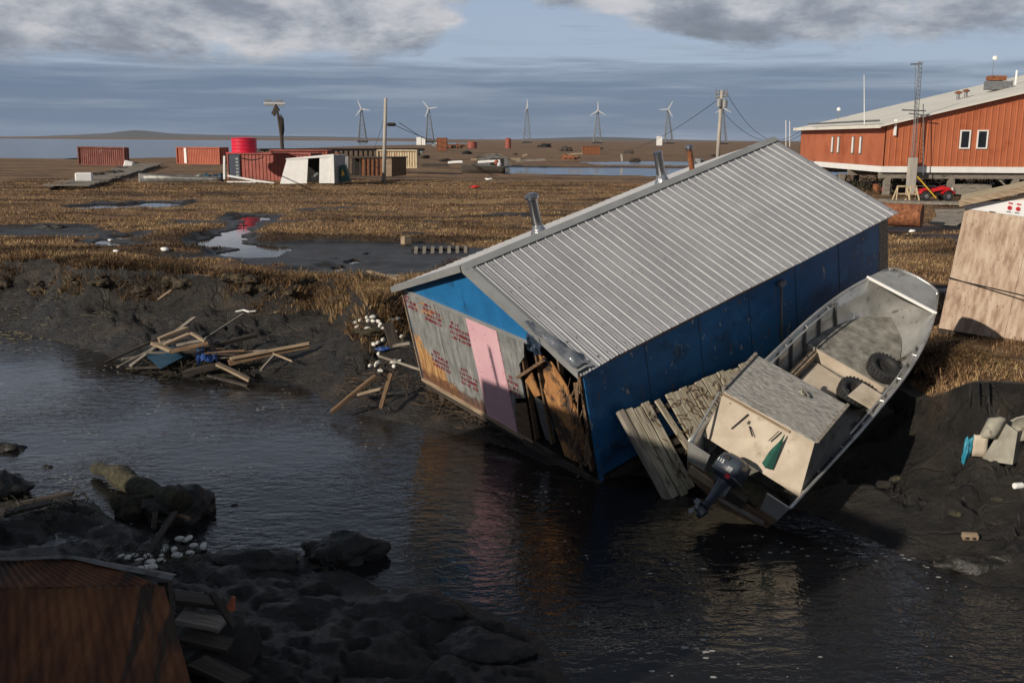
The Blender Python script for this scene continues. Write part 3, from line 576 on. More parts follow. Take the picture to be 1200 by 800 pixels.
# ribbed roof
def roof_side(sgn):
    RB=42; step=(HL+2*OH)/RB; prof=[]
    for i in range(RB):
        y0=-OH+i*step
        prof+=[(y0,0),(y0+.006,.024),(y0+.016,.024),(y0+.023,0)]
        for q in (.36,.62): prof+=[(y0+step*q,0),(y0+step*q+.008,.006),(y0+step*q+.022,.006),(y0+step*q+.030,0)]
    prof.append((HL+OH,0))
    r=random.Random(5); rows=[]
    nx=14
    for j in range(nx+1):
        t=j/nx; x=sgn*(t*(HW+OH+.03)); row=[]
        for (y,h) in prof:
            z=rz_(x)+.03+h*math.cos(math.atan(sl_))
            # the corner by the torn bay is bent up slightly
            w_=max(0,1-(y+OH)/.7)*max(0,t-.55)/.45 if sgn>0 else 0
            z+= -.05*w_
            row.append((x+sgn*h*.3,y,z+.010*mnoise.noise(Vector((x*1.1,y*1.6,0)))+.004*mnoise.noise(Vector((x*3,y*3,0)))))
        rows.append(row)
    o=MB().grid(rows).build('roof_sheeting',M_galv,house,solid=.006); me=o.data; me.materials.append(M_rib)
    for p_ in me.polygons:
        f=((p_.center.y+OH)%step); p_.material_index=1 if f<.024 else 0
    return o
roof_side(1); roof_side(-1)
mb=MB()
for x_ in (.25,.95,1.65,2.35,2.85):
    for k in range(42):
        y_=-OH+(k+.5)*(HL+2*OH)/42; mb.box((x_,y_,rz_(x_)+.038),(.022,.022,.012))
mb.build('screw_heads',M_steel,house)['kind']='stuff'
for y_ in (1.55,3.1,4.65,6.2): MB().beam((.16,y_,rz_(.16)+.037),(HW+OH,y_,rz_(HW+OH)+.037),.006,.004).build('sheet_lap',M_steel,house)
MB().grid([[(x,y,rz_(x)+.072) for x in (-.22,-.02,.0,.02,.15)] for y in np.linspace(-OH-.02,HL+OH+.02,12)]).build('ridge_cap',M_cap,house,solid=.008)
for sg in (-1,1):
    rows=[]
    for j in range(13):
        t=j/12; x=sg*(.02+t*(HW+OH-.02)); cr=0
        if sg>0 and t>.62: cr=(t-.62)*.5
        jz=mnoise.noise(Vector((t*9,1,0)))*cr*.45
        rows.append([(x,-OH-.03-cr*.1,rz_(x)-.06+jz),(x,-OH-.034,rz_(x)+.06+jz*.6),(x,-OH+.10+cr*.25,rz_(x)+.072+abs(jz)*.8),(x+cr*.1,-OH+.17+cr*.5,rz_(x)+.045+jz*.5)])
    MB().grid(rows).build('rake_flashing',M_foil if False else M_cap,house,solid=.004)
# crumpled shiny flashing at the low corner
rows=[]
for i in range(15):
    t=i/14; row=[]
    for j in range(8):
        s_=j/7; x=1.75+t*1.18; y=-OH-.05+s_*(.10+.17*t); 
        z=rz_(x)+.10+ .09*mnoise.noise(Vector((x*4.3,y*6,2)))+(.02 if s_<.9 else -.03)
        row.append((x,y,z))
    rows.append(row)
MB().grid(rows).build('crumpled_flashing',M_foil,house,smooth=False,solid=.004)
rows=[[(1.72+.36*s_+.05*mnoise.noise(Vector((s_*5,t*5,3))),-.18-.04*t+.1*mnoise.noise(Vector((s_*4,t*4,8))),rz_(1.9)-.02-.30*t+.12*mnoise.noise(Vector((s_*6,t*6,1)))) for s_ in np.linspace(0,1,9)] for t in np.linspace(0,1,8)]
MB().grid(rows).build('torn_felt',M_navy,house,solid=.006)
# stovepipes through the far slope
def stove(px,py0,py1,r,m,capd,flash=True):
    p=onp(px,py0,MH,0,-.33); z0=rz_(-.33); top=onp(px,py1,MH,0,-.33).z
    tz=max(top,z0+.2); y=p.y
    # plumb to the roof's own frame but a little off true
    ln=Vector((-.06,0,1))
    mb=MB(); mb.lathe((-.33,y,z0-.1),[(r,0),(r,tz-z0+.1-.0)],ln,20); o=mb.build('stovepipe',m,house,smooth=False)
    if flash: MB().lathe((-.33,y,z0-.03),[(r*2.1,0),(r*1.9,.05),(r*1.25,.19),(r*1.1,.24)],ln,20).build('pipe_flashing',M_foil,o)
    if capd: MB().lathe(Vector((-.33,y,z0-.1))+ln*(tz-z0+.1),[(r*1.05,-.04),(r*1.45,-.03),(r*1.5,.02),(r*.9,.06),(.001,.07)],ln,20).build('pipe_cap',M_chrome,o)
    else: MB().lathe(Vector((-.33,y,z0-.1))+ln*(tz-z0+.1),[(r*1.06,-.03),(r*1.06,.015),(r*.8,.02)],ln,20).build('pipe_collar',m,o)
stove(631,268,229,.088,M_chrome,True); stove(776,210,178,.088,M_chrome,False); stove(811,194,173,.055,M_rust,True,False)
# cribbing that still carries the uphill end
for k,(lx,ly) in enumerate([(-2.3,6.9),(-.6,7.1),(1.2,7.0),(2.3,6.6)]):
    p=MH@Vector((lx,ly,-.65)); g=gh(p.x,p.y)-.15
    mb=MB(); n_=max(1,int((p.z-g)/.2)); 
    for q in range(n_):
        zz=g+(q+.5)*(p.z-g)/n_
        for e in (-.3,.3):
            if q%2: mb.box((p.x+e,p.y,zz),(.16,.9,.19))
            else: mb.box((p.x,p.y+e,zz),(.9,.16,.19))
    tag(mb.build('timber_crib',M_grey),'crib of stacked grey timbers under the uphill end of the blue house','timber crib','timber cribs under the blue house')
# ------------------------------------------------------------------ PALLET / BOARDWALK SECTION by the side wall
A_=MH@onp(731,482,MH,0,HW+.16); B_=MH@onp(872,426,MH,0,HW+.22)
low=gp(806,574,.05); 
ux=(B_-A_); PLn=ux.length; ux.normalize(); dv=(low-A_); dv=dv-ux*dv.dot(ux)*.75; DW=min(dv.length,1.85); dv.normalize(); nn=ux.cross(dv).normalized()
if nn.z<0: nn=-nn
dv2=nn.cross(ux); 
if dv2.z>0: dv2=-dv2
MP=Matrix(((dv2.x,ux.x,nn.x,A_.x),(dv2.y,ux.y,nn.y,A_.y),(dv2.z,ux.z,nn.z,A_.z),(0,0,0,1)))
M_pal=wood('pale_dirty_wood',(.14,.115,.08),(.34,.30,.22),(.48,.44,.34),spots=[((.05,.035,.022),1.2,.58,.06,(2,3,3))])
deck=empty('boardwalk_section',MP,'broken grey boardwalk section of weathered planks between house and skiff','boardwalk section')
nb=16; r_=random.Random(9); missing={3}
for i in range(nb):
    if i in missing: continue
    y=(i+.5)*PLn/nb; L0=DW*(1+.03*r_.random()); off=r_.uniform(-.03,.03)
    if i==4: MB().beam((.03,y-.10,.03),(L0,y+.05,.03),PLn/nb*.6,.04).build('plank',M_pal,deck,bevel=.004); continue
    MB().beam((off,y+r_.uniform(-.012,.012),.02+r_.uniform(0,.012)),(off+L0,y+r_.uniform(-.015,.015),.02),PLn/nb*.88,.04).build('plank',M_pal,deck,bevel=.004)
for x in (.18,DW*.5,DW-.15): MB().beam((x,-.02,-.06),(x,PLn+.02,-.06),.09,.12).build('joist',M_dark,deck)
MB().beam((-.03,-.08,.02),(DW+.45,-.05,.0),.12,.10).build('edge_beam',M_grey,deck,bevel=.008)
mb=MB()
for k in range(150):
    p=Vector((r_.uniform(.1,DW*.8),r_.gauss(PLn*.52,.5),.05)); mb.beam(p,p+Vector((r_.uniform(-.12,.12),r_.uniform(-.12,.12),r_.uniform(0,.05))),.015,.006)
mb.build('twig_litter',M_brown,deck)
# ------------------------------------------------------------------ SKIFF
MBt=Matrix.Translation((3.069,13.103,.897))@Matrix.Rotation(-.739,4,'Z')@Matrix.Rotation(.331,4,'X')@Matrix.Rotation(.444,4,'Y')
MBt=Matrix.Translation(CAMP)@Matrix.Scale(1.04,4)@Matrix.Translation(-CAMP)@MBt@Matrix.Translation((0,.10,.06))
skiff=empty('skiff',MBt,'bare aluminium skiff beached on its side with plywood box at the stern','boat')
BL=6.2; BW=.895; BD=.78
def st(t):
    y=t*BL
    b=.92+.08*min(1,t/.35) if t<.5 else 1-.0*(t-.5)
    if t>.45: b=1-((t-.45)/.55)**2.9*.58
    zg=.17*max(0,(t-.55)/.45)**1.5*1.3
    bc=b*.80 if t<.6 else b*.80*(1-((t-.6)/.4)**2*.75)
    zc=-BD*.80+ (0 if t<.5 else ((t-.5)/.5)**2*.45)
    zk=-BD+(0 if t<.55 else ((t-.55)/.45)**2.4*.62)
    return y,b*BW,zg,bc*BW,zc,zk
ST=[i/26*.965 for i in range(27)]
def section(t,ins=0):
    y,b,zg,bc,zc,zk=st(t); b-=ins; bc-=ins; zc+=ins; zk+=ins
    h=[(-b,zg),(-(b*.5+bc*.5)-.015,(zg+zc)*.5),(-bc,zc),(-bc*.5,(zc+zk)/2),(0,zk)]
    return [(x,y,z) for x,z in h]+[(-x,y,z) for x,z in h[-2::-1]]
rows=[section(t) for t in ST]
# blunt rounded bow
y,b,zg,bc,zc,zk=st(ST[-1])
for k in (1,2,3):
    f=math.cos(k/3*math.pi/2); g_=math.sin(k/3*math.pi/2); rows.append([(p[0]*max(f,.02),p[1]+.22*g_*(1 if abs(p[2]-zg)<.2 else .6),p[2]) for p in section(ST[-1])])
mb=MB(); mb.grid(rows); hull=mb.build('hull',M_alu,skiff,smooth=True,solid=.02)
mb=MB(); sc_=section(0); mb.add([(p[0],0,p[2]) for p in sc_],[list(range(len(sc_)))]); 
# transom as two cheeks and a lower centre for the motor
tb=MB(); hb=ST and st(0)[1]; bc0=st(0)[3]
hm_=lambda z:hb+(bc0-hb)*(z/(-BD*.8))
tb.slab([(-hm_(-.34),0,-.34),(-.44,0,-.34),(-.34,0,-.44),(.34,0,-.44),(.44,0,-.34),(hm_(-.34),0,-.34),(bc0,0,-BD*.8),(0,0,-BD),(-bc0,0,-BD*.8)],.04,(0,-1,0)); tr_=tb.build('transom',M_brown,skiff)
for e in (-1,1): MB().slab([(e*hb,-.012,0),(e*(hb-.36),-.012,0),(e*(hb-.36),-.012,-.33),(e*hm_(-.33),-.012,-.33)],.02,(0,-1,0)).build('corner_plate',M_alu,tr_)
MB().beam((-.66,-.05,-.40),(-.05,-.05,-.44),.05,.12).build('transom_plank',M_tan,tr_); MB().beam((-.1,-.07,-.56),(.60,-.05,-.50),.04,.05).build('transom_strip',M_grey,tr_)
MB().grid([[(-.05+.75*i/7,.02+.42*j/5,-.36+.10*mnoise.noise(Vector((i*.7,j*.8,2)))) for i in range(8)] for j in range(6)]).build('well_cover',M_netg,skiff,smooth=True,solid=.01)
MB().beam((-.26,-.015,-.40),(.26,-.015,-.40),.10,.16).build('transom_pad',M_dark,skiff)
# gunwale tubes
for sg in (-1,1):
    pts=[(sg*st(t)[1],st(t)[0],st(t)[2]) for t in ST]
    MB().tube(pts,.026,8).build('gunwale',M_alu,skiff,smooth=True)
    pts=[(sg*(st(t)[1]-.09),st(t)[0],st(t)[2]-.03) for t in ST[4:21]]
    MB().tube(pts,.016,6).build('inner_rail',M_alu,skiff,smooth=True)
    mb=MB()
    for t in ST[4:21:3]:
        y,b,zg,*_=st(t); mb.tube([(sg*b,y,zg),(sg*(b-.09),y,zg-.03)],.012,6)
    mb.build('rail_bracket',M_alu,skiff)
    mb=MB()
    for t in ST[2:22:2]:
        y,b,zg,bc,zc,zk=st(t); mb.beam((sg*(b-.045),y,zg-.05),(sg*(bc-.04),y,zc+.03),.05,.03,(0,1,0))
    mb.build('hull_rib',M_alud,skiff)
pts=[(p[0],p[1],p[2]+.0) for p in [rows[k][0] for k in range(26,30)]]+[(rows[k][-1][0],rows[k][-1][1],rows[k][-1][2]) for k in range(29,25,-1)]
MB().tube(pts,.028,8).build('bow_rail',M_alu,skiff,smooth=True)
mb=MB(); top=[rows[k][0] for k in range(24,30)]+[rows[k][-1] for k in range(29,23,-1)]
mb.slab([(p[0],p[1],p[2]+.012) for p in top],.012,(0,0,1)); mb.build('bow_plate',M_alu,skiff)
yb=rows[24][0][1]; MB().beam((rows[24][0][0]-.03,yb,rows[24][0][2]+.02),(rows[24][-1][0]+.03,yb,rows[24][-1][2]+.02),.04,.045).build('bow_crossbar',M_white,skiff,bevel=.006)
for sg in (-1,1):
    mb=MB()
    for i in range(70):
        t=.01+.93*i/70; y,b,zg,bc,zc,zk=st(t); mb.box((sg*(b-.012),y,zg-.10),(.012,.012,.012))
        if i%2: mb.box((sg*(bc+.0),y,zc+.05),(.014,.014,.014))
    tag(mb.build('rivets',M_alu,skiff),kind='stuff')
# floor and raised front platform
def inner(y,z,m=.04):
    t=y/BL; _,b,zg,bc,zc,zk=st(min(t,.96)); f=(z-zc)/(zg-zc); return bc+(b-bc)*max(0,min(1,f))-m
mb=MB(); yy=np.linspace(.05,3.75,10); mb.slab([(-inner(y,-.60),y,-.60) for y in yy]+[(inner(y,-.60),y,-.60) for y in yy[::-1]],.02,(0,0,1)); mb.build('floor_board',M_deck,skiff)
mb=MB(); yy=np.linspace(3.78,5.75,12); mb.slab([(-inner(y,-.40)*(1 if y<5.2 else 1-.25*(y-5.2)),y,-.40) for y in yy]+[(inner(y,-.40)*(1 if y<5.2 else 1-.25*(y-5.2)),y,-.40) for y in yy[::-1]],.02,(0,0,1)); mb.build('front_platform',M_deck,skiff)
MB().bx(-inner(3.75,-.5),inner(3.75,-.5),3.74,3.77,-.585,-.37).build('platform_riser',M_cream,skiff)
MB().bx(-.62,-.50,1.7,3.73,-.58,-.40).build('side_box',M_tan,skiff,bevel=.006)
MB().slab([(-.45,2.5,-.55),(.42,2.35,-.57),(.45,3.6,-.56),(-.42,3.66,-.54)],.015,(0,0,1)).build('loose_floor_sheet',M_cream,skiff)
# plywood box at the stern
B0=[(-.78,.40),(.80,.42),(.86,1.98),(-.80,1.92)]; B1=[(-.80,.68),(.60,.78),(.585,1.74),(-.84,1.68)]; z0,z1=-.14,.56
cabin=None
def quad3(p,q,r,s): return [p,q,r,s]
b0=[Vector((x,y,z0)) for x,y in B0]; b1=[Vector((x,y,z1)) for x,y in B1]
mb=MB(); mb.add(b0+b1,[(0,1,5,4)]); cabin=mb.build('stern_box',M_cream,skiff,solid=.018)
MB().add(b0+b1,[(1,2,6,5)]).build('box_side',M_alud,cabin,solid=.018)
MB().add(b0+b1,[(2,3,7,6),(3,0,4,7)]).build('box_side',M_cream,cabin,solid=.018)
tp=[v+Vector((0,0,.022)) for v in b1]; cc=sum(tp,Vector())/4; tp=[cc+(v-cc)*1.045 for v in tp]
MB().slab(tp,.022,(0,0,1)).build('box_lid',M_cabtop,cabin)
ex=lambda i,j,e=.0:(tp[i]+Vector((0,0,.02+e)),tp[j]+Vector((0,0,.02+e)))
for i,j in ((3,0),(2,1)):
    p,q=ex(i,j); MB().beam(p,q,.05,.04).build('lid_batten',M_grey,cabin,bevel=.004)
p=Vector((-.8,.665,z1-.03)); q=Vector((.25,.725,z1-.03)); MB().beam(p+Vector((0,-.02,0)),q+Vector((0,-.02,0)),.02,.035).build('front_batten',M_tan,cabin)
for (x,zt,l,an) in [(-.36,.47,.32,.35),(-.26,.34,.14,-.9),(-.30,.40,.05,0),(.13,.50,.2,.3)]:
    y=.68-(zt-z1)*-.4-.03; MB().beam((x,.66-(z1-zt)*.40,zt),(x-math.sin(an)*l,.66-(z1-zt+l*.9)*.40,zt-l*math.cos(an)),.012,.022,(0,1,0)).build('crack_strip',M_dark,cabin)
MB().tube([tp[0]+Vector((-.02,-.04,-.03)),Vector((-.80,.02,-.02))],.018,8).build('stay_bar',M_steel,skiff)
# rags of green net hanging from the box
mb=MB(); p0=Vector((.22,.70,.50)); 
for k in range(9):
    w0=.005+.085*(k/8); zz=.50-.5*(k/8); y=.69-(z1-zz)*.40-.03
    mb.v+= [Vector((.22-w0+.01*math.sin(k),y,zz)),Vector((.22,y-.05*(k/8),zz)),Vector((.22+w0,y,zz))]
for k in range(8): o_=k*3; mb.f+=[[o_,o_+1,o_+4,o_+3],[o_+1,o_+2,o_+5,o_+4]]
tag(mb.build('net_rag',M_cloth,M=MBt.copy(),solid=.006),'dark green net rag hanging on the cream stern box of the skiff','net rag')
# outboard motor
MM=Matrix.Translation((-.10,-.03,-.26))@Matrix.Rotation(math.radians(-50),4,'X')@Matrix.Rotation(math.radians(-14),4,'Z')
mot=bpy.data.objects.new('outboard_motor',None); COL.objects.link(mot); mot.parent=skiff; mot.matrix_local=MM@Matrix.Scale(.80,4)
def loft(name,secs,m,par,smooth=True):
    rows=[]
    for (z,cx,cy,wx,wy,e) in secs:
        row=[]
        for k in range(25):
            an=2*math.pi*k/24; c=math.cos(an); s=math.sin(an); row.append((cx+wx*math.copysign(abs(c)**e,c),cy+wy*math.copysign(abs(s)**e,s),z))
        rows.append(row)
    mb=MB(); mb.grid(rows); n=25; L_=len(rows)
    mb.f.append(list(range(24))[::-1]); mb.f.append([(L_-1)*n+k for k in range(24)]); return mb.build(name,m,par,smooth=smooth)
cw=loft('cowl',[(.02,0,-.12,.17,.22,.45),(.10,0,-.13,.245,.29,.4),(.30,0,-.13,.25,.30,.4),(.42,0,-.11,.225,.27,.45),(.485,0,-.09,.15,.19,.6),(.50,0,-.08,.05,.08,1)],M_motor,mot)
loft('cowl_band',[(.085,0,-.13,.250,.294,.4),(.125,0,-.13,.256,.302,.4)],M_mleg,mot)
MB().bx(.06,.16,-.440,-.428,.16,.25).build('cowl_badge',M_cap,mot); MB().bx(.10,.19,-.440,-.427,.05,.13).build('cowl_badge',M_red,mot); MB().bx(-.10,.0,-.442,-.428,.33,.39).build('cowl_latch',M_black,mot)
loft('leg',[(-.56,0,-.16,.035,.13,.9),(-.34,0,-.15,.05,.13,.8),(-.05,0,-.12,.09,.14,.7),(.03,0,-.12,.13,.20,.7)],M_mleg,mot)
loft('gearcase',[(-.78,0,-.17,.012,.08,1),(-.69,0,-.17,.05,.16,1),(-.61,0,-.17,.055,.22,1),(-.55,0,-.17,.03,.16,1)],M_mleg,mot)
MB().bx(-.10,.10,-.40,-.03,-.53,-.51).build('cavitation_plate',M_mleg,mot)
MB().bx(-.11,.11,-.03,.06,-.22,.08).build('clamp_bracket',M_steel,mot,bevel=.01)
mb=MB(); mb.lathe((0,-.37,-.65),[(.045,0),(.04,-.10),(.01,-.13)],(0,1,0),12)
for k in range(3):
    an=k*2.094; d=Vector((math.cos(an),0,math.sin(an))); e=Vector((-d.z,0,d.x)); c0=Vector((0,-.42,-.65)); mb.slab([c0+d*.04-e*.02,c0+d*.14-e*.06+Vector((0,.02,0)),c0+d*.17+e*.02,c0+d*.10+e*.06-Vector((0,.03,0)),c0+d*.04+e*.02],.008,(0,1,0))
mb.build('propeller',M_steel,mot)
def text_obj(name,s,size,Mt,m,par,ext=.001):
    cu=bpy.data.curves.new(name,'FONT'); cu.body=s; cu.size=size; cu.extrude=ext; cu.align_x='CENTER'; cu.align_y='CENTER'; to=bpy.data.objects.new(name,cu)
    COL.objects.link(to); dg=bpy.context.evaluated_depsgraph_get(); me=bpy.data.meshes.new_from_object(to.evaluated_get(dg)); bpy.data.objects.remove(to)
    me.materials.clear(); me.materials.append(m); o=bpy.data.objects.new(name,me); COL.objects.link(o); o.parent=par; o.matrix_local=Mt; return o
text_obj('cowl_lettering','115',.095,Matrix.Translation((-.12,-.436,.265))@Matrix.Rotation(math.pi*.5,4,'X'),M_white,mot)
# loose things in the skiff
def wheel(name,label,loc,r,wd,M0,cat='wheel'):
    root=empty(name,M0@Matrix.Translation(loc)@Matrix.Rotation(math.radians(6),4,'Y'),label,cat)
    MB().lathe((0,0,0),[(r*.55,-wd*.40),(r*.72,-wd/2),(r*.93,-wd*.46),(r,-wd*.25),(r,wd*.25),(r*.93,wd*.46),(r*.72,wd/2),(r*.55,wd*.40),(r*.5,0),(r*.55,-wd*.40)],(0,0,1),32).build('tyre',M_rubber,root,smooth=True)
    mb=MB()
    for k in range(26):
        an=2*math.pi*k/26; mb.box((math.cos(an)*r*.985,math.sin(an)*r*.985,wd*.28),(r*.10,r*.12,wd*.36),Matrix.Rotation(an,3,'Z'))
    mb.build('tread',M_rubber,root)
    MB().lathe((0,0,0),[(r*.50,-wd*.3),(r*.53,wd*.30),(r*.46,wd*.20),(r*.30,.02),(r*.10,.03),(.001,.03)],(0,0,1),24).build('rim',M_black,root)
    return root
wheel('wheel','black tyre on its rim lying on the front platform of the skiff',(.50,4.05,-.27),.27,.20,MBt)
wheel('wheel','black tyre half covered by a cream board inside the skiff',(.38,3.28,-.40),.27,.22,MBt)
tag(MB().slab([(.36,2.98,0),(.78,2.98,0),(.80,3.42,0),(.40,3.44,0)],.02,(0,0,1)).build('board',M_cream,M=MBt@Matrix.Translation((0,0,-.25)),bevel=.004),'square cream board lying on a tyre inside the skiff','board')
mb=MB()
rows=[[(-.55+.5*i/6,1.95+.5*j/5,-.55+.16*abs(mnoise.noise(Vector((i*.9,j*.8,4))))) for i in range(7)] for j in range(6)]
tag(MB().grid(rows).build('tarp',M_blue,M=MBt.copy(),solid=.01),'crumpled bright blue tarp on the skiff floor beside its stern box','tarp')
def blob(name,m,M0,sx,sy,sz,seed,amp=.35,sub=4,fr=1.2,par=None):
    me=bpy.data.meshes.new(name); bm=bmesh.new(); bmesh.ops.create_icosphere(bm,subdivisions=sub,radius=1)
    for v in bm.verts:
        n_=v.co.normalized(); d=1+amp*(mnoise.fractal(n_*fr+Vector((seed*3.1,seed,0)),.8,2.1,5)); v.co=Vector((n_.x*sx*d,n_.y*sy*d,n_.z*sz*d))
    bm.to_mesh(me); bm.free(); me.polygons.foreach_set('use_smooth',[True]*len(me.polygons)); me.materials.append(m)
    o=bpy.data.objects.new(name,me); COL.objects.link(o); o.matrix_world=M0
    if par: o.parent=par
    return o
tag(blob('bag',M_black,MBt@Matrix.Translation((.30,2.35,-.47)),.36,.42,.12,3),'black plastic bag slumped on the skiff floor beside the tyres','bag')
tag(blob('bag',M_alud,MBt@Matrix.Translation((.62,2.65,-.50)),.14,.30,.10,5),'grey sack wedged between skiff side and black bag','sack')
o=empty('glove_pair',MBt@Matrix.Translation((-.02,1.42,.62)),'pale knotted line lying on the plywood box lid','knotted line'); o.name='knotted_line'
MB().tube([(.0,0,0),(.06,.03,.03),(.11,0,.02),(.06,-.04,.04),(.02,.02,.05),(.09,.05,.02),(.16,.02,.01)],.02,6).build('loop',M_canvas,o,smooth=True)
mb=MB(); r_=random.Random(21)
for k in range(7):
    p=Vector((r_.uniform(.1,.7),r_.uniform(.10,.38),-.45)); mb.beam(p,p+Vector((r_.uniform(-.4,.4),r_.uniform(-.1,.1),r_.uniform(0,.1))),.03,.02)
tag(mb.build('rope_tangle',M_netg,M=MBt.copy()),'tangle of rope and sticks in the stern well behind the motor','rope tangle',kind='stuff')
# ------------------------------------------------------------------ generic planks
def plank(label,a,b,wd,th,m,name='plank',cat='plank',group=None,roll=0):
    a=Vector(a); b=Vector(b); d=b-a; x=d.normalized(); y=Vector((0,0,1)).cross(x); y.normalize(); z=x.cross(y); R=Matrix((x,y,z)).transposed().to_4x4()
    M0=Matrix.Translation((a+b)/2)@R@Matrix.Rotation(roll,4,'X'); L_=d.length/2; r=random.Random(int(a.x*977+b.y*331)); mb=MB()
    # worn ends and a slight warp
    rows=[]; k=6
    for i in range(k+1):
        t=i/k; xx=-L_+2*L_*t; wz=math.sin(math.pi*t)*th*.08
        e0=r.uniform(-.03,.03) if i in(0,k) else 0
        rows.append([(xx+e0,-wd/2,-th/2+wz),(xx-e0,wd/2,-th/2+wz),(xx-e0,wd/2,th/2+wz),(xx+e0,-wd/2,th/2+wz),(xx+e0,-wd/2,-th/2+wz)])
    mb.grid(rows); mb.f.append([0,1,2,3][::-1]); mb.f.append([k*5,k*5+1,k*5+2,k*5+3])
    return tag(mb.build(name,m,M=M0),label,cat,group)
def P2(px,py,z): return gp(px,py,z)
def gz(px,py,dz=0,z0=.4):
    d=ray(px,py); t0=(3.2-CAMZ)/d.z if d.z<0 else 5; t1=(-.1-CAMZ)/d.z if d.z<0 else 60
    t=np.linspace(t0,t1,500); X=d.x*t; Y=d.y*t; Z=CAMZ+d.z*t; H=np.maximum(height(X,Y)[0],0)
    k=int(np.argmax(Z<=H)) if (Z<=H).any() else len(t)-1
    return Vector((X[k],Y[k],H[k]+dz))
PL=[ # left debris pile
 ((153,429),(228,372),.16,.05,M_grey,'long grey plank leaning steeply at the left end of the debris pile',.10,.30),
 ((123,425),(196,392),.09,.04,M_dark,'thin dark pole at the far left of the debris pile',.06,.2),
 ((138,430),(200,398),.08,.04,M_grey,'thin grey pole beside the dark one at the left of the debris pile',.06,.25),
 ((186,398),(219,385),.22,.10,M_tan,'pale tan beam on top of the debris pile',.55,.55),
 ((192,404),(222,391),.26,.05,M_tan,'broad tan board under the pale beam on the pile',.40,.42),
 ((179,402),(200,411),.18,.08,M_tan,'short pale board end sloping down the left of the pile',.50,.38),
 ((200,412),(243,402),.14,.10,M_brown,'brown beam lying across the middle of the debris pile',.35,.40),
 ((208,404),(240,398),.12,.06,M_grey,'grey stick across the middle of the debris pile',.42,.44),
 ((240,397),(285,368),.06,.05,M_grey,'slender grey pole pointing up right from the debris pile',.25,.12),
 ((224,390),(240,400),.10,.06,M_tan,'stubby pale stick poking up in the middle of the pile',.6,.45),
 ((240,408),(300,393),.18,.10,M_dark,'dark wet beam stretching right behind the debris pile',.25,.12),
 ((268,425),(362,404),.20,.14,M_brown,'long squared brown timber running right from the debris pile',.18,.16),
 ((270,420),(363,402),.10,.07,M_tan,'narrow tan batten laid along the long squared timber',.30,.28),
 ((254,426),(292,445),.22,.06,M_tan,'pale double board sliding off the pile toward the water',.35,.12),
 ((306,434),(322,416),.07,.06,M_grey,'short grey stick leaning on the long squared timber',.1,.2),
 ((320,414),(342,423),.05,.04,M_tan,'thin pale stick lying right of the long timber',.25,.15),
 ((215,438),(258,428),.22,.14,M_dark,'dark soaked log at the water edge of the debris pile',.1,.14),
 ((245,440),(290,452),.14,.05,M_dark,'black board half afloat in front of the debris pile',.05,.05),
 ((186,350),(200,340),.04,.04,M_tan,'small pale twig lying alone on the mud flat',.05,.05),
 ((388,483),(440,440),.13,.07,M_brown,'brown plank on mud left of the pink panel, longer of two',.1,.35),
 ((446,478),(458,438),.11,.06,M_brown,'brown plank on mud left of the pink panel, shorter of two',.1,.35),
 ((420,462),(448,455),.16,.05,M_tan,'short pale board between the two brown planks',.12,.15),
 ((444,417),(492,433),.05,.05,M_grey,'thin grey pole lying toward the wrapped corner of the house',.10,.15),
 ((454,378),(463,408),.34,.04,M_dark,'wide dark plank lying among the white floats',.2,.15),
 ((462,405),(480,402),.20,.06,M_grey,'grey board end beside the white floats and the house',.3,.35),
 ((432,318),(475,330),.16,.08,M_tan,'pale squared timber half buried in the bank grass',.1,.1),
 ((440,322),(470,323),.10,.05,M_grey,'grey batten lying beside the timber in the bank grass',.12,.12),
]
for (a,b,wd,th,m,lab,da,db) in PL:
    p=gz(*a); q=gz(*b); f_=.6 if a[0]<345 else 1; plank(lab,gp(a[0],a[1],p.z+.03+da*f_),gp(b[0],b[1],q.z+.03+db*f_),wd*.7,th*.9,m)
r_=random.Random(55); sides=['left end','left middle','middle','right middle','right end']; looks=[('dark soaked lath',M_dark),('grey weathered lath',M_grey),('brown splintered lath',M_brown)]; n_=0
for k in range(5):
    for (lk,m) in looks:
        px=178+k*27+r_.uniform(-9,9); py=418+r_.uniform(-10,14); q=gz(px,py); an=r_.uniform(-.5,.9); l=r_.uniform(.5,1.3); c=gp(px,py,q.z+.08)
        dd=Vector((math.cos(an),math.sin(an),r_.uniform(-.12,.14)))*l*.5; plank('%s lying flat at the %s of the debris pile'%(lk,sides[k]),c-dd,c+dd,r_.uniform(.05,.14),.035,m,name='lath',cat='lath')
p=gz(190,417); ps=[gp(170,408,.30),gp(228,410,.42),gp(186,428,.10)]
p=gz(190,420).z; tag(MB().slab([gp(168,413,p+.14),gp(196,406,p+.24),gp(234,408,p+.26),gp(188,432,p+.06)],.015,(0,0,1)).build('panel',M_bboard),'flat dark blue panel lying on the debris pile','panel')
pz=gz(244,420).z+.14
rows=[[Vector(gp(230+24*i/9,411+12*j/7,pz))+Vector((0,0,.22*mnoise.noise(Vector((i*.8,j*.9,6))))) for i in range(10)] for j in range(8)]
tag(MB().grid(rows).build('tarp',M_blue,solid=.01),'bright blue tarp scraps tangled in the middle of the debris pile','tarp')
mb=MB(); r_=random.Random(31)
for k in range(260):
    px=r_.gauss(235,42); py=r_.gauss(430,8); p=gz(px,py); p=Vector((p.x,p.y,max(p.z,0)+.02)); d=Vector((r_.gauss(0,.2),r_.gauss(0,.2),abs(r_.gauss(0,.10)))); mb.beam(p,p+d,.012+.02*r_.random(),.012)
tag(mb.build('twigs',M_netg),kind='stuff')
mb=MB()
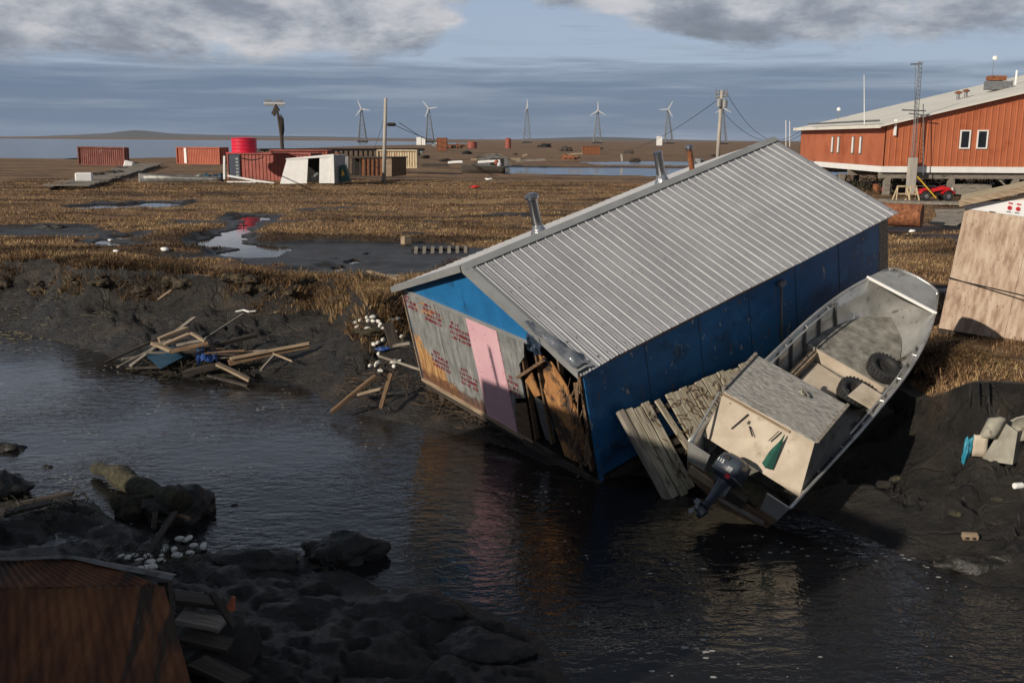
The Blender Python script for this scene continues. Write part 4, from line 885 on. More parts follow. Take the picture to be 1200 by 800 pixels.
for k in range(420):
    px=r_.gauss(540,45); py=478+ (px-540)*.42+r_.gauss(0,10); p=gz(px,py); p=Vector((p.x,p.y,max(p.z,0)+.03)); d=Vector((r_.gauss(0,.22),r_.gauss(0,.22),abs(r_.gauss(0,.12)))); mb.beam(p,p+d*.8,.006+.010*r_.random(),.008)
for k in range(120):
    px=r_.gauss(425,20); py=r_.gauss(450,12); p=gz(px,py); p=Vector((p.x,p.y,max(p.z,0)+.02)); mb.beam(p,p+Vector((r_.gauss(0,.15),r_.gauss(0,.15),abs(r_.gauss(0,.05)))),.012,.01)
tag(mb.build('roots',wood('root_wood',(.035,.024,.015),(.085,.055,.032),(.16,.11,.065))),kind='stuff')
# net floats
fl0=blob('net_float',M_float,Matrix.Identity(4),.085,.05,.048,1,.04,2); tag(fl0,'white foam net float on the mud beside the house corner','net float','white net floats beside the house corner')
FL=[(417,381),(422,379),(430,377),(437,377),(443,380),(446,382),(432,384),(437,384),(419,386),(431,391),(446,388),(450,391),(449,401),(443,407),(438,408),(444,417),(443,428),(434,431),(440,431),(446,437),(462,427),(462,434),(459,378),(465,377),(462,391),(471,397)]
fz=[]
def place_float(o,px,py,s=1.0):
    p=gz(px,py,.05); o.matrix_world=TR(p,random.uniform(0,3.1),random.uniform(-.3,.3))@Matrix.Scale(s,4)
for i,(px,py) in enumerate(FL):
    o=fl0 if i==0 else fl0.copy()
    if i: COL.objects.link(o)
    place_float(o,px,py,random.uniform(.9,1.15))
fm_=fl0.copy(); fm_.data=fl0.data
FN=[(172,563),(182,586),(158,655),(165,662),(174,657),(176,664),(180,668),(172,669),(190,655),(189,661),(192,650),(204,648),(208,657),(216,636),(222,634),(211,635),(227,643),(223,652),(239,642),(238,645),(179,668),(195,645),(150,658),(143,656),(165,672)]
for i,(px,py) in enumerate(FN):
    o=fl0.copy(); COL.objects.link(o); place_float(o,px,py,random.uniform(.7,.95)); 
    o['label']='white foam net float in the dark heap behind the rusty sheet' if i>1 else ('white foam net float on top of the mossy log' if i==0 else 'white foam net float low on the mossy log side'); o['group']='white net floats behind the rusty sheet' if i>1 else 'white net floats on the mossy log'
p=gz(433,389); tag(blob('net_heap',M_netg,TR((p.x,p.y,p.z+.0)),.42,.30,.10,2,.4),'low olive fishing net heap ringed by white floats','net heap')
p=gz(450,413,.05); tag(blob('cloth',M_blue,TR((p.x,p.y,p.z)),.20,.10,.06,4),'small bundle of purple blue cloth under the white floats','cloth bundle')
p=gz(463,428,.0); tag(MB().slab([(-.12,-.08,0),(.12,-.06,.02),(.13,.08,.05),(-.1,.07,.02)],.02,(0,0,1)).build('foam_scrap',M_float,M=TR((p.x,p.y,p.z+.05))),'flat white foam scrap below the floats near the house corner','foam scrap')
mb=MB(); q=[gz(452+12*i,415+ (0 if i<2 else 4)) for i in range(3)]
# ------------------------------------------------------------------ near bank, left foreground
p=gz(118,553); lg=empty('mossy_log',TR((p.x,p.y,.0)),'mossy mud-caked log reaching into the creek, left foreground','log')
a0=gp(108,548,.10); a1=gp(140,562,.18); a2=gp(175,576,.28); a3=gp(215,590,.30)
mb=MB(); pts=[a0+(a3-a0)*t+Vector((0,0,.05*math.sin(t*7))) for t in np.linspace(0,1,16)]; mb.tube(pts,[.05+.13*math.sin(min(1,t*2.2)*1.57)+.03*math.sin(t*23) for t in np.linspace(0,1,16)],12)
o=mb.build('trunk',M_moss,smooth=True); o.parent=lg; o.matrix_parent_inverse=lg.matrix_world.inverted()
def clod(px,py,z,sx,sy,sz,m,lab,sd,nm='mud_clod',cat='mud clod',rz=0,amp=.35): 
    p=gp(px,py,z); return tag(blob(nm,m,TR(p,rz),sx,sy,sz,sd,amp),lab,cat)
clod(212,598,.05,.50,.40,.34,M_clod,'big round dark mud clod at the right end of the mossy log',1)
clod(402,652,-.02,.52,.36,.36,M_clod,'lone dark mud boulder standing in the shallows, middle foreground',2)
clod(56,548,-.02,.10,.07,.05,M_clod,'tiny dark lump poking out of the calm water, left',3)
clod(5,526,.0,.35,.2,.12,M_clod,'low dark lump in the water at the left picture edge, upper',4)
clod(0,575,.08,.40,.4,.28,M_clod,'dark rounded lump at the left picture edge, lower',5)
clod(160,595,.10,.35,.22,.22,M_moss,'mossy brown clod between the log and the floats',6)
clod(275,594,-.03,.08,.06,.05,M_clod,'small dark lump in the water right of the big clod',7)
clod(300,664,.02,.55,.30,.22,M_clod,'flat dark mud mound left of the mud boulder',8)
clod(470,725,-.02,.8,.45,.28,M_clod,'wide dark mud mound in the middle of the near shallows',9)
clod(380,730,-.02,.7,.35,.28,M_clod,'wide dark mud mound left of the largest one',10)
clod(560,770,-.06,.6,.35,.25,M_clod,'dark mud mound nearest the bottom picture edge',11)
clod(1165,672,-.02,.75,.22,.22,M_clod,'long dark mud ridge at the right waterline',12,rz=-.35)
clod(1195,655,.10,.55,.3,.2,M_clod,'dark wet mud hump above the ridge at the right edge',13)
for lab,a,b,wd,m in [('dark plank leaning upright beside the big round clod',(171,652),(205,600),.10,M_dark),('second dark stake standing left of the leaning plank',(180,620),(182,600),.09,M_dark),
   ('flat dark plank on the mud at far left, pointing right',(20,590),(86,577),.12,M_dark),('dark soaked board beneath the pointing plank at far left',(5,602),(60,588),.25,M_dark),
   ('stubby pale root end beside the big clod',(205,602),(222,608),.07,M_brown)]:
    p=gz(*a); q=gz(*b); plank(lab,gp(*a,p.z+.10),gp(*b,q.z+.25),wd*.8,.04,m)
mb=MB(); r_=random.Random(77)
for k in range(300):
    px=r_.choice([r_.gauss(60,30),r_.gauss(185,30)]); py=(596 if px<110 else 655)+r_.gauss(0,7); p=gz(px,py); p=Vector((p.x,p.y,max(p.z,0)+.04)); mb.beam(p,p+Vector((r_.gauss(0,.1),r_.gauss(0,.1),abs(r_.gauss(0,.05)))),.01,.008)
tag(mb.build('straw_litter',M_netg),kind='stuff')
# rusty corrugated roof, bottom left
rs=empty('rusted_shed_roof',TR((0,0,0)),'rusty corrugated iron shed roof sheet in the bottom left corner','shed roof')
RA=gp(-120,694,1.55); RB_=gp(192,686,1.55); rv=(RB_-RA); RLn=rv.length; ru=rv.normalized(); dn=Vector((.10,-.62,-.78)).normalized()
def corr(A,u,Ln,d,H,amp,pitch,nrm,skew=0,jag=0,seed=0,name='sheet',m=None,cut=None):
    n=int(Ln/pitch*6); rows=[]; kk=10
    for j in range(kk+1):
        t=j/kk; row=[]
        for i in range(n+1):
            s_=i/n*Ln; z=math.sin(s_/pitch*2*math.pi)*amp; e=0
            if j==kk and jag: e=jag*mnoise.noise(Vector((s_*1.6,seed,0)))+jag*.5*mnoise.noise(Vector((s_*9,seed,2)))
            row.append(A+u*(s_+skew*t*(s_/Ln))+d*(H*t+e)+nrm*(z+.02*mnoise.noise(Vector((s_*2,t*3,seed)))))
        rows.append(row)
    return MB().grid(rows).build(name,m,rs,smooth=True,solid=.003)
M_rusty2=mat('rusty_painted_sheet',[(.035,.016,.011),(.13,.046,.019),(.26,.105,.038)],scale=1.3,stretch=(2.5,.7,.7),rough=.8,nrough=.7,spots=[((.05,.03,.02),1.1,.56,.05,(3,.5,.5)),((.30,.27,.25),5,.70,.03,(6,.6,.6))])
nrm=ru.cross(dn).normalized(); 
if nrm.z<0: nrm=-nrm
corr(RA,ru,RLn,dn,2.4,.006,.085,nrm,skew=.80,name='front_sheet',m=M_rusty2)
up2=Vector((-.05,.86,.02)).normalized(); n2=ru.cross(up2).normalized(); n2=n2 if n2.z>0 else -n2
corr(RA+Vector((0,.02,.0)),ru,RLn-.05,up2,.62,.012,.085,n2,skew=-.9,jag=.10,seed=3,name='back_sheet',m=M_rusty2)
rows=[]
for i in range(30):
    t=i/29; s_=t*(RLn-.1)*.98; p=RA+ru*(s_*(1-.16))+up2*(.60+.05*mnoise.noise(Vector((s_*1.6,3,0)))-.50*max(0,(t-.72)/.28)); wd=.035+.05*max(0,t-.6)*2
    p=p+ru*(.55*max(0,(t-.72)/.28)); rows.append([p+Vector((0,-wd,.03)),p+Vector((0,0,.045)),p+Vector((0,wd,.02))])
MB().grid(rows).build('torn_edge',M_alud,rs,solid=.004)
mb=MB(); 
for x_ in (0,RLn*.5,RLn-.1):
    q=RA+ru*x_+Vector((0,.3,-.08)); mb.beam(q,q+Vector((0,0,-1.9)),.1,.1)
mb.build('post',M_dark,rs)
for i,(a,b,wd,th,z1_,z2_,m,lab) in enumerate([((205,700),(255,706),.22,.05,.9,.8,M_dark,'dark board jutting out right of the rusty roof, topmost'),((210,722),(262,732),.26,.05,.75,.65,M_grey,'grey board below the topmost one beside the rusty roof'),
   ((215,745),(270,757),.24,.05,.6,.5,M_dark,'dark board in the stack right of the rusty roof, third down'),((248,695),(275,735),.06,.05,.95,.75,M_dark,'narrow dark batten crossing the boards by the rusty roof'),((230,775),(285,800),.24,.05,.5,.4,M_dark,'lowest dark board by the rusty roof at the bottom edge')]):
    plank(lab,gp(*a,z1_),gp(*b,z2_),wd,th,m)
p=gp(270,713,.85); tag(MB().lathe((0,0,0),[(.05,0),(.045,.02),(.02,.13),(.015,.14)],(.3,0,1),12).build('traffic_cone',M_contO,M=TR(p)),'small orange plastic cone at the end of the dark boards','cone')
tag(blob('tarp_heap',M_black,TR(gp(255,775,.15)),.40,.6,.42,17),'black heap of sheeting under the boards beside the rusty roof','tarp heap')
# ------------------------------------------------------------------ right bank items
p=gz(1162,540); ch=empty('canvas_bundle',TR((p.x+.12,p.y,p.z),-.35)@Matrix.Scale(.78,4),'dirty white canvas covered chair tumbled on the mud bank','canvas bundle')
def sh(name,pts,m,th=.02,nr=(0,-1,0)): return MB().slab(pts,th,nr).build(name,m,ch,bevel=0)
sh('cover',[(-.32,-.05,.0),(.22,-.10,-.02),(.26,.0,.62),(.0,.06,.78),(-.08,.05,.50)],M_canvas)
sh('cover',[(.22,-.10,-.02),(.42,.25,.0),(.40,.28,.60),(.26,0,.62)],M_canvas,nr=(1,-.3,0))
MB().grid([[(-.42+.34*s_+.15*t,.02-.1*math.sin(s_*3.1),.42+.42*t+.04*math.sin(s_*3)) for s_ in np.linspace(0,1,6)] for t in np.linspace(0,1,6)]).build('cushion',M_canvas,ch,smooth=True,solid=.09)
MB().grid([[(-.50+.26*s_,-.02,.05+.42*t+.02*math.sin(t*9)) for s_ in np.linspace(0,1,5)] for t in np.linspace(0,1,5)]).build('side_bag',M_cream,ch,smooth=True,solid=.05)
o=blob('blue_wrap',M_cyan,TR((0,0,0)),.07,.08,.34,6,.5); o.parent=ch; o.matrix_local=TR((-.60,0,.10),0,0,.15)
rows=[[(.1+.75*t,.2+.08*math.sin(s_*4),.55+.38*math.sin(.6+t*1.7)-.5*s_+.06*mnoise.noise(Vector((t*5,s_*4,2)))) for s_ in np.linspace(0,1,8)] for t in np.linspace(0,1,12)]
MB().grid(rows).build('drape',M_canvas,ch,smooth=True,solid=.02)
p=gz(1136,632,.04); o=MB(); o.box((0,0,.035),(.20,.09,.075)); cb=tag(o.build('cinder_block',M_tan,M=TR((p.x,p.y,p.z-.03),-.1,.3),bevel=.004),'pale two-hole block lying alone on the right mud bank','block')
MB().bx(-.07,-.02,-.047,-.043,.015,.055).build('hole',M_black,cb); MB().bx(.02,.07,-.047,-.043,.015,.055).build('hole',M_black,cb)
p=gz(1193,572,.04); tag(MB().lathe((0,0,0),[(.04,-.07),(.045,-.06),(.045,.06),(.04,.07)],(1,.2,0),14).build('can',M_white,M=TR(p)),'white can lying on the mud at the right edge','can')
for px,py,l,lab in [(1050,560,.8,'low mud clump right of the skiff shadow'),(1120,600,.6,'small mud clump above the two-hole block'),(1170,585,.5,'mud clump left of the white can')]:
    p=gz(px,py); tag(blob('mud_clod',M_moss,TR((p.x,p.y,p.z-.02)),l*.16,l*.12,.05,px),lab,'mud clod')
# straw hummock by the shed
P=[];p0=gz(1120,430)
rg=np.random.default_rng(12); n_=5200; cx,cy=p0.x,p0.y; a_=rg.normal(0,.38,n_); b2=rg.normal(0,.30,n_)
pp_=np.stack([cx+a_,cy+b2,np.full(n_,gh(cx,cy))+.25*np.exp(-(a_**2+b2**2)*5)],1); tag(blades('straw_tuft',pp_,rg.uniform(.15,.4,n_),.009,1.6,M_gr,15),kind='stuff')
# straw and chips washed up along the left shoreline
mb=MB(); r_=random.Random(91)
for k in range(1500):
    px=r_.uniform(-40,135); py=r_.gauss(380-.0*px,8)+(px>90)*8; p=gp(px,py,.02); d=Vector((r_.gauss(0,.09),r_.gauss(0,.05),0)); z=max(gh(p.x,p.y),0)+.015 if k%6==0 else .03
    p.z=z if k%6==0 else .02
    mb.beam(p,p+d,.014+.02*r_.random(),.008)
tag(mb.build('washed_up_straw',mat('wet_straw',[(.06,.05,.028),(.16,.135,.08),(.30,.26,.17)],scale=3,rough=.8)),kind='stuff')
r_=random.Random(19)
for k in range(26):
    px=r_.uniform(0,430); py=333+r_.uniform(-6,14)+ (px>380)*14; p=gz(px,py); s_=r_.uniform(.10,.28)
    tag(blob('sod_clod',M_sod,TR((p.x,p.y,p.z+.02),r_.uniform(0,3)),s_*1.3,s_,s_*.55,k+40,.5,3,1.6),'brown sod clod fallen from the grassy lip onto the left mud bank','sod clod','sod clods below the left bank lip')
# ------------------------------------------------------------------ PLYWOOD SHED, right
A0=gp(1100,384,1.75); ang=-.43
MS=TR(A0,ang)@Matrix.Rotation(.03,4,'X')@Matrix.Rotation(.115,4,'Y'); Hs=2.62
MS=Matrix.Translation(CAMP)@Matrix.Scale(1.01,4)@Matrix.Translation(-CAMP)@MS
sh_=empty('plywood_shed',MS,'bare plywood shed leaning at the right edge with white wrap below its eave','shed')
SW=3.6
for k in range(3): MB().bx(k*1.22+.003,k*1.22+1.217,-.02,0,-.0,Hs-.16).build('wall_panel',M_ply,sh_)
MB().bx(0,.02,.003,1.4,0,Hs-.1).build('side_wall',M_ply,sh_); MB().bx(SW-.02,SW,.003,1.4,0,Hs-.1).build('side_wall',M_ply,sh_); MB().bx(0.02,SW-.02,1.4,1.42,0,Hs).build('back_wall',M_ply,sh_)
rise=.62
MB().slab([(0-.03,-.03,Hs-.155),(SW,-.03,Hs-.155),(SW,-.03,Hs+.12),(1.05,-.03,Hs+.17),(0-.03,-.03,Hs-.03)],.012,(0,-1,0)).build('white_wrap',M_wrap,sh_)
MB().slab([(.6,-.018,Hs+.10),(SW,-.018,Hs+.12),(SW,-.018,Hs+.95),(2.3,-.018,Hs+.95)],.012,(0,-1,0)).build('gable_board',M_cream,sh_)
M_lum=wood('roof_lumber',(.38,.29,.17),(.5,.40,.26))
mb=MB(); mb.slab([(-.12,-.18,Hs-.02),(2.6,-.18,Hs+1.08),(2.6,1.5,Hs+1.08),(-.12,1.5,Hs-.02)],.05,(-.37,0,1)); mb.build('roof_slope',M_lum,sh_)
mb=MB(); mb.slab([(2.6,-.18,Hs+1.08),(5.2,-.18,Hs+.02),(5.2,1.5,Hs+.02),(2.6,1.5,Hs+1.08)],.05,(.37,0,1)); mb.build('roof_slope',M_lum,sh_)
MB().beam((-.13,-.20,Hs-.06),(2.62,-.20,Hs+1.05),.03,.12).build('barge_board',M_tan,sh_)
for x in (.78,.93):
    MB().lathe((x,-.044,Hs-.02),[(.026,0),(.026,.002),(.042,.002),(.042,0)],(0,-1,0),20).build('red_ring',M_mark,sh_)
    m=MB(); 
    for q in range(4): m.bx(x-.04+q*.02,x-.028+q*.02,-.047,-.044,Hs+.055,Hs+.085)
    m.bx(x-.04,x+.035,-.0475,-.0445,Hs+.066,Hs+.073); m.build('red_lettering',M_mark,sh_)
    m=MB()
    for q in range(5): m.bx(x-.04+q*.016,x-.03+q*.016,-.047,-.044,Hs-.105,Hs-.09)
    m.build('small_lettering',M_black,sh_)
MB().bx(.44,.55,-.046,-.043,Hs-.148,-.135+Hs).build('small_lettering',M_black,sh_)
MB().tube([(-.02,-.05,1.05),(1.2,-.06,.97),(3.4,-.06,.78)],.009,6).build('cable',M_wire,sh_)
MB().tube([(-.02,-.05,1.07),(1.2,-.07,.90),(3.4,-.07,.50)],.009,6).build('cable',M_wire,sh_)
MB().bx(0,SW,0.05,1.35,-.25,-.02).build('floor_frame',M_dark,sh_)
for x in (.3,1.8,3.3):
    MB().bx(x-.1,x+.1,.2,.4,-1.0,-.25).build('post',M_dark,sh_)
# ------------------------------------------------------------------ ORANGE BUILDING on pilings
ob=empty('orange_building',TR((26.3,72,0)),'long orange metal building on pilings with pale sloping roof','building')
BY=21.0; BX=26; zf=3.75; ze=6.62; slp=.237
def rr_(x): return ze+slp*x if x<20 else ze+slp*20-slp*(x-20)
# ribbed front wall
xs=[]; x=.02
while x<BX:
    xs+=[(x,0),(x+.32,0),(x+.34,-.035),(x+.40,-.035),(x+.42,0)]; x+=.44
vs=[];fs=[]
for i,(x,y) in enumerate(xs): vs+=[(x,y,zf),(x,y,rr_(x))]
fs=[(2*i,2*i+2,2*i+3,2*i+1) for i in range(len(xs)-1)]
MB().add(vs,fs).build('front_wall',M_orange,ob)
MB().slab([(0,0,zf),(0,BY,zf),(0,BY,ze),(0,0,ze)],.1,(-1,0,0)).build('end_wall',M_orange,ob)
MB().slab([(BX,0,zf),(BX,BY,zf),(BX,BY,rr_(BX)),(BX,0,rr_(BX))],.1,(1,0,0)).build('end_wall',M_orange,ob)
MB().bx(0,BX,BY-.1,BY,zf,ze+.05).build('back_wall',M_orange,ob)
MB().slab([(-.5,-.45,rr_(-.5)+.10),(20,-.45,rr_(20)+.10),(20,BY+.4,rr_(20)+.10),(-.5,BY+.4,rr_(-.5)+.10)],.12,(0,0,1)).build('roof_slope',M_roofw,ob)
MB().slab([(20,-.45,rr_(20)+.10),(BX+.4,-.45,rr_(BX)+.05),(BX+.4,BY+.4,rr_(BX)+.05),(20,BY+.4,rr_(20)+.10)],.12,(0,0,1)).build('roof_slope',M_roofw,ob)
MB().bx(-.62,-.5,-.45,BY+.4,ze-.22,ze+.02).build('gutter',M_roofw,ob)
MB().tube([(-.58,-.3,ze+.30),(-.58,BY*.8,ze+.30)],.07,8).build('roof_pipe',M_steel,ob)
mb=MB(); mb.bx(-.06,BX,-.10,-.04,zf-.42,zf); mb.bx(-.12,-.06,-.10,BY,zf-.42,zf); mb.build('skirt_board',M_white,ob)
mb=MB(); 
for y in (.3,7,14,20.5): mb.bx(-.1,BX,y-.15,y+.15,zf-.85,zf-.43)
mb.bx(-.02,BX,-.03,BY,zf-.425,zf-.4)
mb.build('floor_beam',M_grey,ob)
for ix in range(6):
    for iy in range(3):
        x=.5+ix*4.6; y=.3+iy*10; MB().bx(x-.2,x+.2,y-.2,y+.2,1.2,zf-.85).build('piling',M_grey,ob)
for x in (9.6,):
    for e in (-1,1): MB().beam((x+e*.2,.3,2.1),(x+e*1.1,.3,2.9),.1,.12).build('brace',M_grey,ob)
# slit windows in the end wall, two windows and vent in the front wall
def win_end(y,z0w,z1w,wd):
    f=MB().bx(-.10,-.02,y-wd/2,y+wd/2,z0w,z1w).build('window',M_steel,ob); MB().bx(-.112,-.102,y-wd/2+.05,y+wd/2-.05,z0w+.05,z1w-.05).build('pane',M_white,f)
for px in (976,983,1000,1009):
    d=ray(px,165); t=(26.25)/d.x; y=d.y*t-72; win_end(y,4.55,5.85,.42)
def win_front(px0,px1,py0,py1):
    a=ay(px0,py1,71.9); b=ay(px1,py0,71.9); x0,x1=a.x-26.3,b.x-26.3; z0w,z1w=a.z,b.z
    f=MB(); 
    for q in ((x0,x1,z0w,z0w+.09),(x0,x1,z1w-.09,z1w),(x0,x0+.09,z0w+.09,z1w-.09),(x1-.09,x1,z0w+.09,z1w-.09)): f.bx(q[0],q[1],-.10,-.04,q[2],q[3])
    fo=f.build('window',M_white,ob); MB().bx(x0+.08,x1-.08,-.05,-.042,z0w+.08,z1w-.08).build('pane',M_glass,fo)
win_front(1124,1138.5,152.5,174.5); win_front(1144,1159,152.5,174.5)
a=ay(1047,159,71.9); b=ay(1051,140,71.9); MB().bx(a.x-26.3,b.x-26.3,-.2,-.04,a.z,b.z).build('wall_vent',M_white,ob)
# rooftop gear
def rooft(px,py,Y): p=ay(px,py,Y); return Vector((p.x-26.3,p.y-72,p.z))
p=rooft(1172,93,80); 
o=MB().bx(p.x-1.0,p.x+.8,p.y-.5,p.y+.5,rr_(p.x)+.1,rr_(p.x)+.75).build('roof_curb',M_steel,ob); MB().bx(p.x-.9,p.x+.3,p.y-.45,p.y+.45,rr_(p.x)+.8,rr_(p.x)+1.15).build('fan_hood',M_rust,o)
for px in (1124,1133):
    p=rooft(px,100,80); o=MB().lathe((p.x,p.y,rr_(p.x)+.1),[(.12,0),(.12,.45)],(0,0,1),12).build('roof_vent',M_steel,ob); MB().lathe((p.x,p.y,rr_(p.x)+.55),[(.25,0),(.3,.08),(.1,.2)],(0,0,1),12).build('vent_cap',M_rust,o)
p=rooft(1192,80,82); MB().tube([(p.x,p.y,rr_(p.x)),(p.x,p.y,rr_(p.x)+1.2)],.08,8).build('roof_vent',M_white,ob)
p=rooft(983,128,92); o=MB().tube([(p.x,p.y,ze),(p.x,p.y,ze+1.6)],.04,6).build('roof_lamp',M_steel,ob); MB().lathe((p.x,p.y,ze+1.5),[(.06,0),(.17,.08),(.17,.25),(.06,.33)],(0,0,1),12).build('lamp_globe',M_white,o)
p=rooft(1165,68,86); o=MB().tube([(p.x,p.y,rr_(p.x)-.1),(p.x,p.y,p.z)],.02,6).build('roof_lamp',M_steel,ob); MB().lathe((p.x,p.y,p.z-.2),[(.02,0),(.2,.1),(.22,.3),(.02,.4)],(.3,-.5,1),12).build('lamp_globe',M_white,o)
p=rooft(1013,92,74); tag(MB().tube([ay(1013,146,74),ay(1012.6,88,74)],[.04,.02],6).build('whip_antenna',M_white),'tall thin white whip antenna above the orange building eave','antenna')
for px,t in ((921,141),(925.5,142)): tag(MB().tube([ay(px,172,95),ay(px,t,95)],.035,6).build('whip_antenna',M_white),'thin pale rod beyond the roof peak, %s of two'%('left' if px<923 else 'right'),'antenna')
# lattice mast with crossarms against the front wall
Ym=71.2; b=ay(1067,222,Ym); t=ay(1078.5,72,Ym)
ms=empty('antenna_mast',TR(b),'slim lattice antenna mast with crossarms in front of the orange wall','antenna mast')
loc=lambda v:Vector(v)-b
mb=MB(); s=[]
for k in range(3):
    an=k*2.094; s.append(Vector((math.cos(an)*.16,math.sin(an)*.16,0)))
lo=Vector((0,0,1.0)); hi=loc(t); 
for q in s: mb.tube([lo+q,hi+q*.8],.025,5)
for k in range(26):
    u=k/26; v=(k+1)/26; pa_=lo+(hi-lo)*u; pb_=lo+(hi-lo)*v
    for i in range(3): mb.tube([pa_+s[i],pb_+s[(i+1)%3]],.012,4)
mb.build('lattice',M_steel,ms)
MB().bx(-.28,.28,-.2,.2,-.3,2.2).build('base_post',M_pole,ms,bevel=.02)
def bar(p,q,r,name,m=M_steel): MB().tube([loc(ay(*p,Ym)),loc(ay(*q,Ym))],r,6).build(name,m,ms)
bar((1067,75.5),(1079,75),.05,'top_arm'); bar((1057,129),(1085,130),.05,'cross_arm'); bar((1065,133),(1090,136),.04,'cross_arm'); bar((1073,76),(1071,140),.02,'guy_rod'); bar((1082,122),(1082,205),.035,'side_pole')
# walkway, sawhorses, ATV and trailer in front
def gY(px,py): return gp(px,py,1.75)
w0=gp(1040,238,1.75); w1=gp(1210,242,1.75)
wk=tag(MB().slab([(w0.x,w0.y-1,1.93),(w1.x+4,w1.y-1,1.93),(w1.x+4,w1.y+1.6,1.93),(w0.x,w0.y+1.6,1.93)],.18,(0,0,1)).build('boardwalk',M_grey),'low grey boardwalk in front of the orange building','boardwalk')
zW=1.935
def scl(px,Y): return Y/FPX/math.cos(_p)
Yt=62.0
def saw(px0,px1,lab):
    a=ay(px0,236,Yt); b=ay(px1,236,Yt); cx_=(a.x+b.x)/2; wd=b.x-a.x; r=empty('sawhorse',TR((cx_,Yt,zW)),lab,'sawhorse','sawhorses on the boardwalk')
    MB().beam((-wd/2+.1,0,.85),(wd/2-.1,0,.85),.1,.1).build('top_rail',M_lum,r)
    for e in (-1,1):
        for f in (-1,1): MB().beam((e*(wd/2-.15),0,.85),(e*wd/2,f*.3,0),.06,.09).build('leg',M_lum,r)
    MB().beam((-wd/2+.08,-.12,.4),(wd/2-.08,-.12,.4),.04,.08).build('brace',M_lum,r)
saw(1048,1064,'pale lumber sawhorse farther from the red quad bike'); saw(1063,1075,'pale lumber sawhorse next to the red quad bike')
qx=ay(1094,236,Yt).x; atv=empty('quad_bike',TR((qx,Yt,zW)),'red quad bike parked on the boardwalk under the orange building','quad bike')
for e,xx in ((-1,-.68),(1,.68),(-1,.68),(1,-.68)):
    wv=MB().lathe((xx,e*.42,.29),[(.14,-.11),(.24,-.13),(.29,-.09),(.29,.09),(.24,.13),(.14,.11)],(0,1,0),20).build('wheel',M_rubber,atv); MB().lathe((xx,e*.42,.29),[(.13,-.12),(.13,.12)],(0,1,0),14).build('rim',M_steel,wv)
def hex_loft(name,rows,m,par): mb=MB(); mb.grid(rows); return mb.build(name,m,par,smooth=False,solid=.03)
hex_loft('body',[[(x,-.30,z-.18),(x,-.24,z),(x,0,z+.05),(x,.24,z),(x,.30,z-.18)] for x,z in ((-1.0,.62),(-.6,.74),(-.25,.70),(.1,.78),(.5,.86),(.85,.78),(1.0,.60))],M_red,atv)
for xx in (-.68,.68): hex_loft('fender',[[(xx+.40*math.cos(an),-.55,.30+.38*math.sin(an)),(xx+.40*math.cos(an),.55,.30+.38*math.sin(an))] for an in np.linspace(.35,2.8,8)],M_red,atv)
MB().bx(-.72,.05,-.17,.17,.78,.92).build('seat',M_rubber,atv,bevel=.04)
MB().bx(-.5,.6,-.16,.16,.30,.62).build('engine',M_black,atv)
MB().tube([(.35,0,.85),(.28,0,1.05)],.03,8).build('steering_column',M_black,atv); MB().tube([(.18,-.36,1.12),(.28,-.15,1.06),(.28,.15,1.06),(.18,.36,1.12)],.02,8).build('handlebar',M_black,atv)
mb=MB()
for y in (-.25,-.08,.08,.25): mb.tube([(-1.05,y,.88),(-.75,y,.88)],.012,6); mb.tube([(.6,y,.95),(1.0,y,.92)],.012,6)
mb.build('rack',M_steel,atv); MB().lathe((.98,-.15,.70),[(.07,0),(.09,.04)],(1,0,0),12).build('headlight',M_white,atv)
tx=ay(1137,236,Yt).x; tr=empty('quad_trailer',TR((tx,Yt,zW)),'weathered wooden two-wheeled trailer behind the quad bike','trailer')
mb=MB(); mb.bx(-.95,.95,-.6,-.56,.40,.98); mb.bx(-.95,.95,.56,.6,.40,.98); mb.bx(-.95,-.91,-.56,.56,.40,.98); mb.bx(.91,.95,-.56,.56,.40,.98); mb.bx(-.91,.91,-.56,.56,.40,.44); mb.build('box',M_grey,tr)
for e in (-1,1):
    wv=MB().lathe((.35,e*.70,.30),[(.14,-.07),(.27,-.08),(.30,0),(.27,.08),(.14,.07)],(0,1,0),20).build('wheel',M_rubber,tr); MB().lathe((.35,e*.70,.30),[(.12,-.09),(.12,.09)],(0,1,0),12).build('rim',M_white,wv)
MB().beam((-.95,0,.42),(-1.5,0,.42),.06,.06).build('drawbar',M_steel,tr)
tag(MB().tube([ay(1075,207,Yt-.8),ay(1097,232,Yt-.8)],.045,8).build('pole',M_yel),'yellow pole leaning against the red quad bike','pole')
# junk under the building
r_=random.Random(41)
jl=[('drum','rusty drum stored among junk under the orange building','drum','drums under the orange building',M_rust),('crate','dark crate stored among junk under the orange building','crate','crates under the orange building',M_dark)]
for k in range(16):
    nm,lb,ct,gr,m=jl[k%2]; x=26.8+r_.random()*24; y=74+r_.random()*12; z=1.45
    if nm=='drum': mb=MB().lathe((0,0,0),[(.29,0),(.30,.02),(.29,.3),(.31,.31),(.29,.33),(.29,.6),(.31,.61),(.29,.63),(.30,.88),(.28,.9)],(0,0,1),18)
    else:
        mb=MB(); sx,sz=r_.uniform(.8,1.6),r_.uniform(.6,1.2); mb.bx(-sx/2,sx/2,-.5,.5,0,sz)
        for q in range(4): mb.bx(-sx/2,sx/2,-.53,-.5,.06+q*sz/4,sz/4-.03+q*sz/4)
    tag(mb.build(nm,m,M=TR((x,y,z),r_.random())),lb,ct,gr)
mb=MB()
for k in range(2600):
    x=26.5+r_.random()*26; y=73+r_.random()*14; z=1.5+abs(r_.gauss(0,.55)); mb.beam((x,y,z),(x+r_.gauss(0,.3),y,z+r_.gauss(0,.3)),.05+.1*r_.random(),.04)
tag(mb.build('stored_junk',M_netg),kind='stuff')
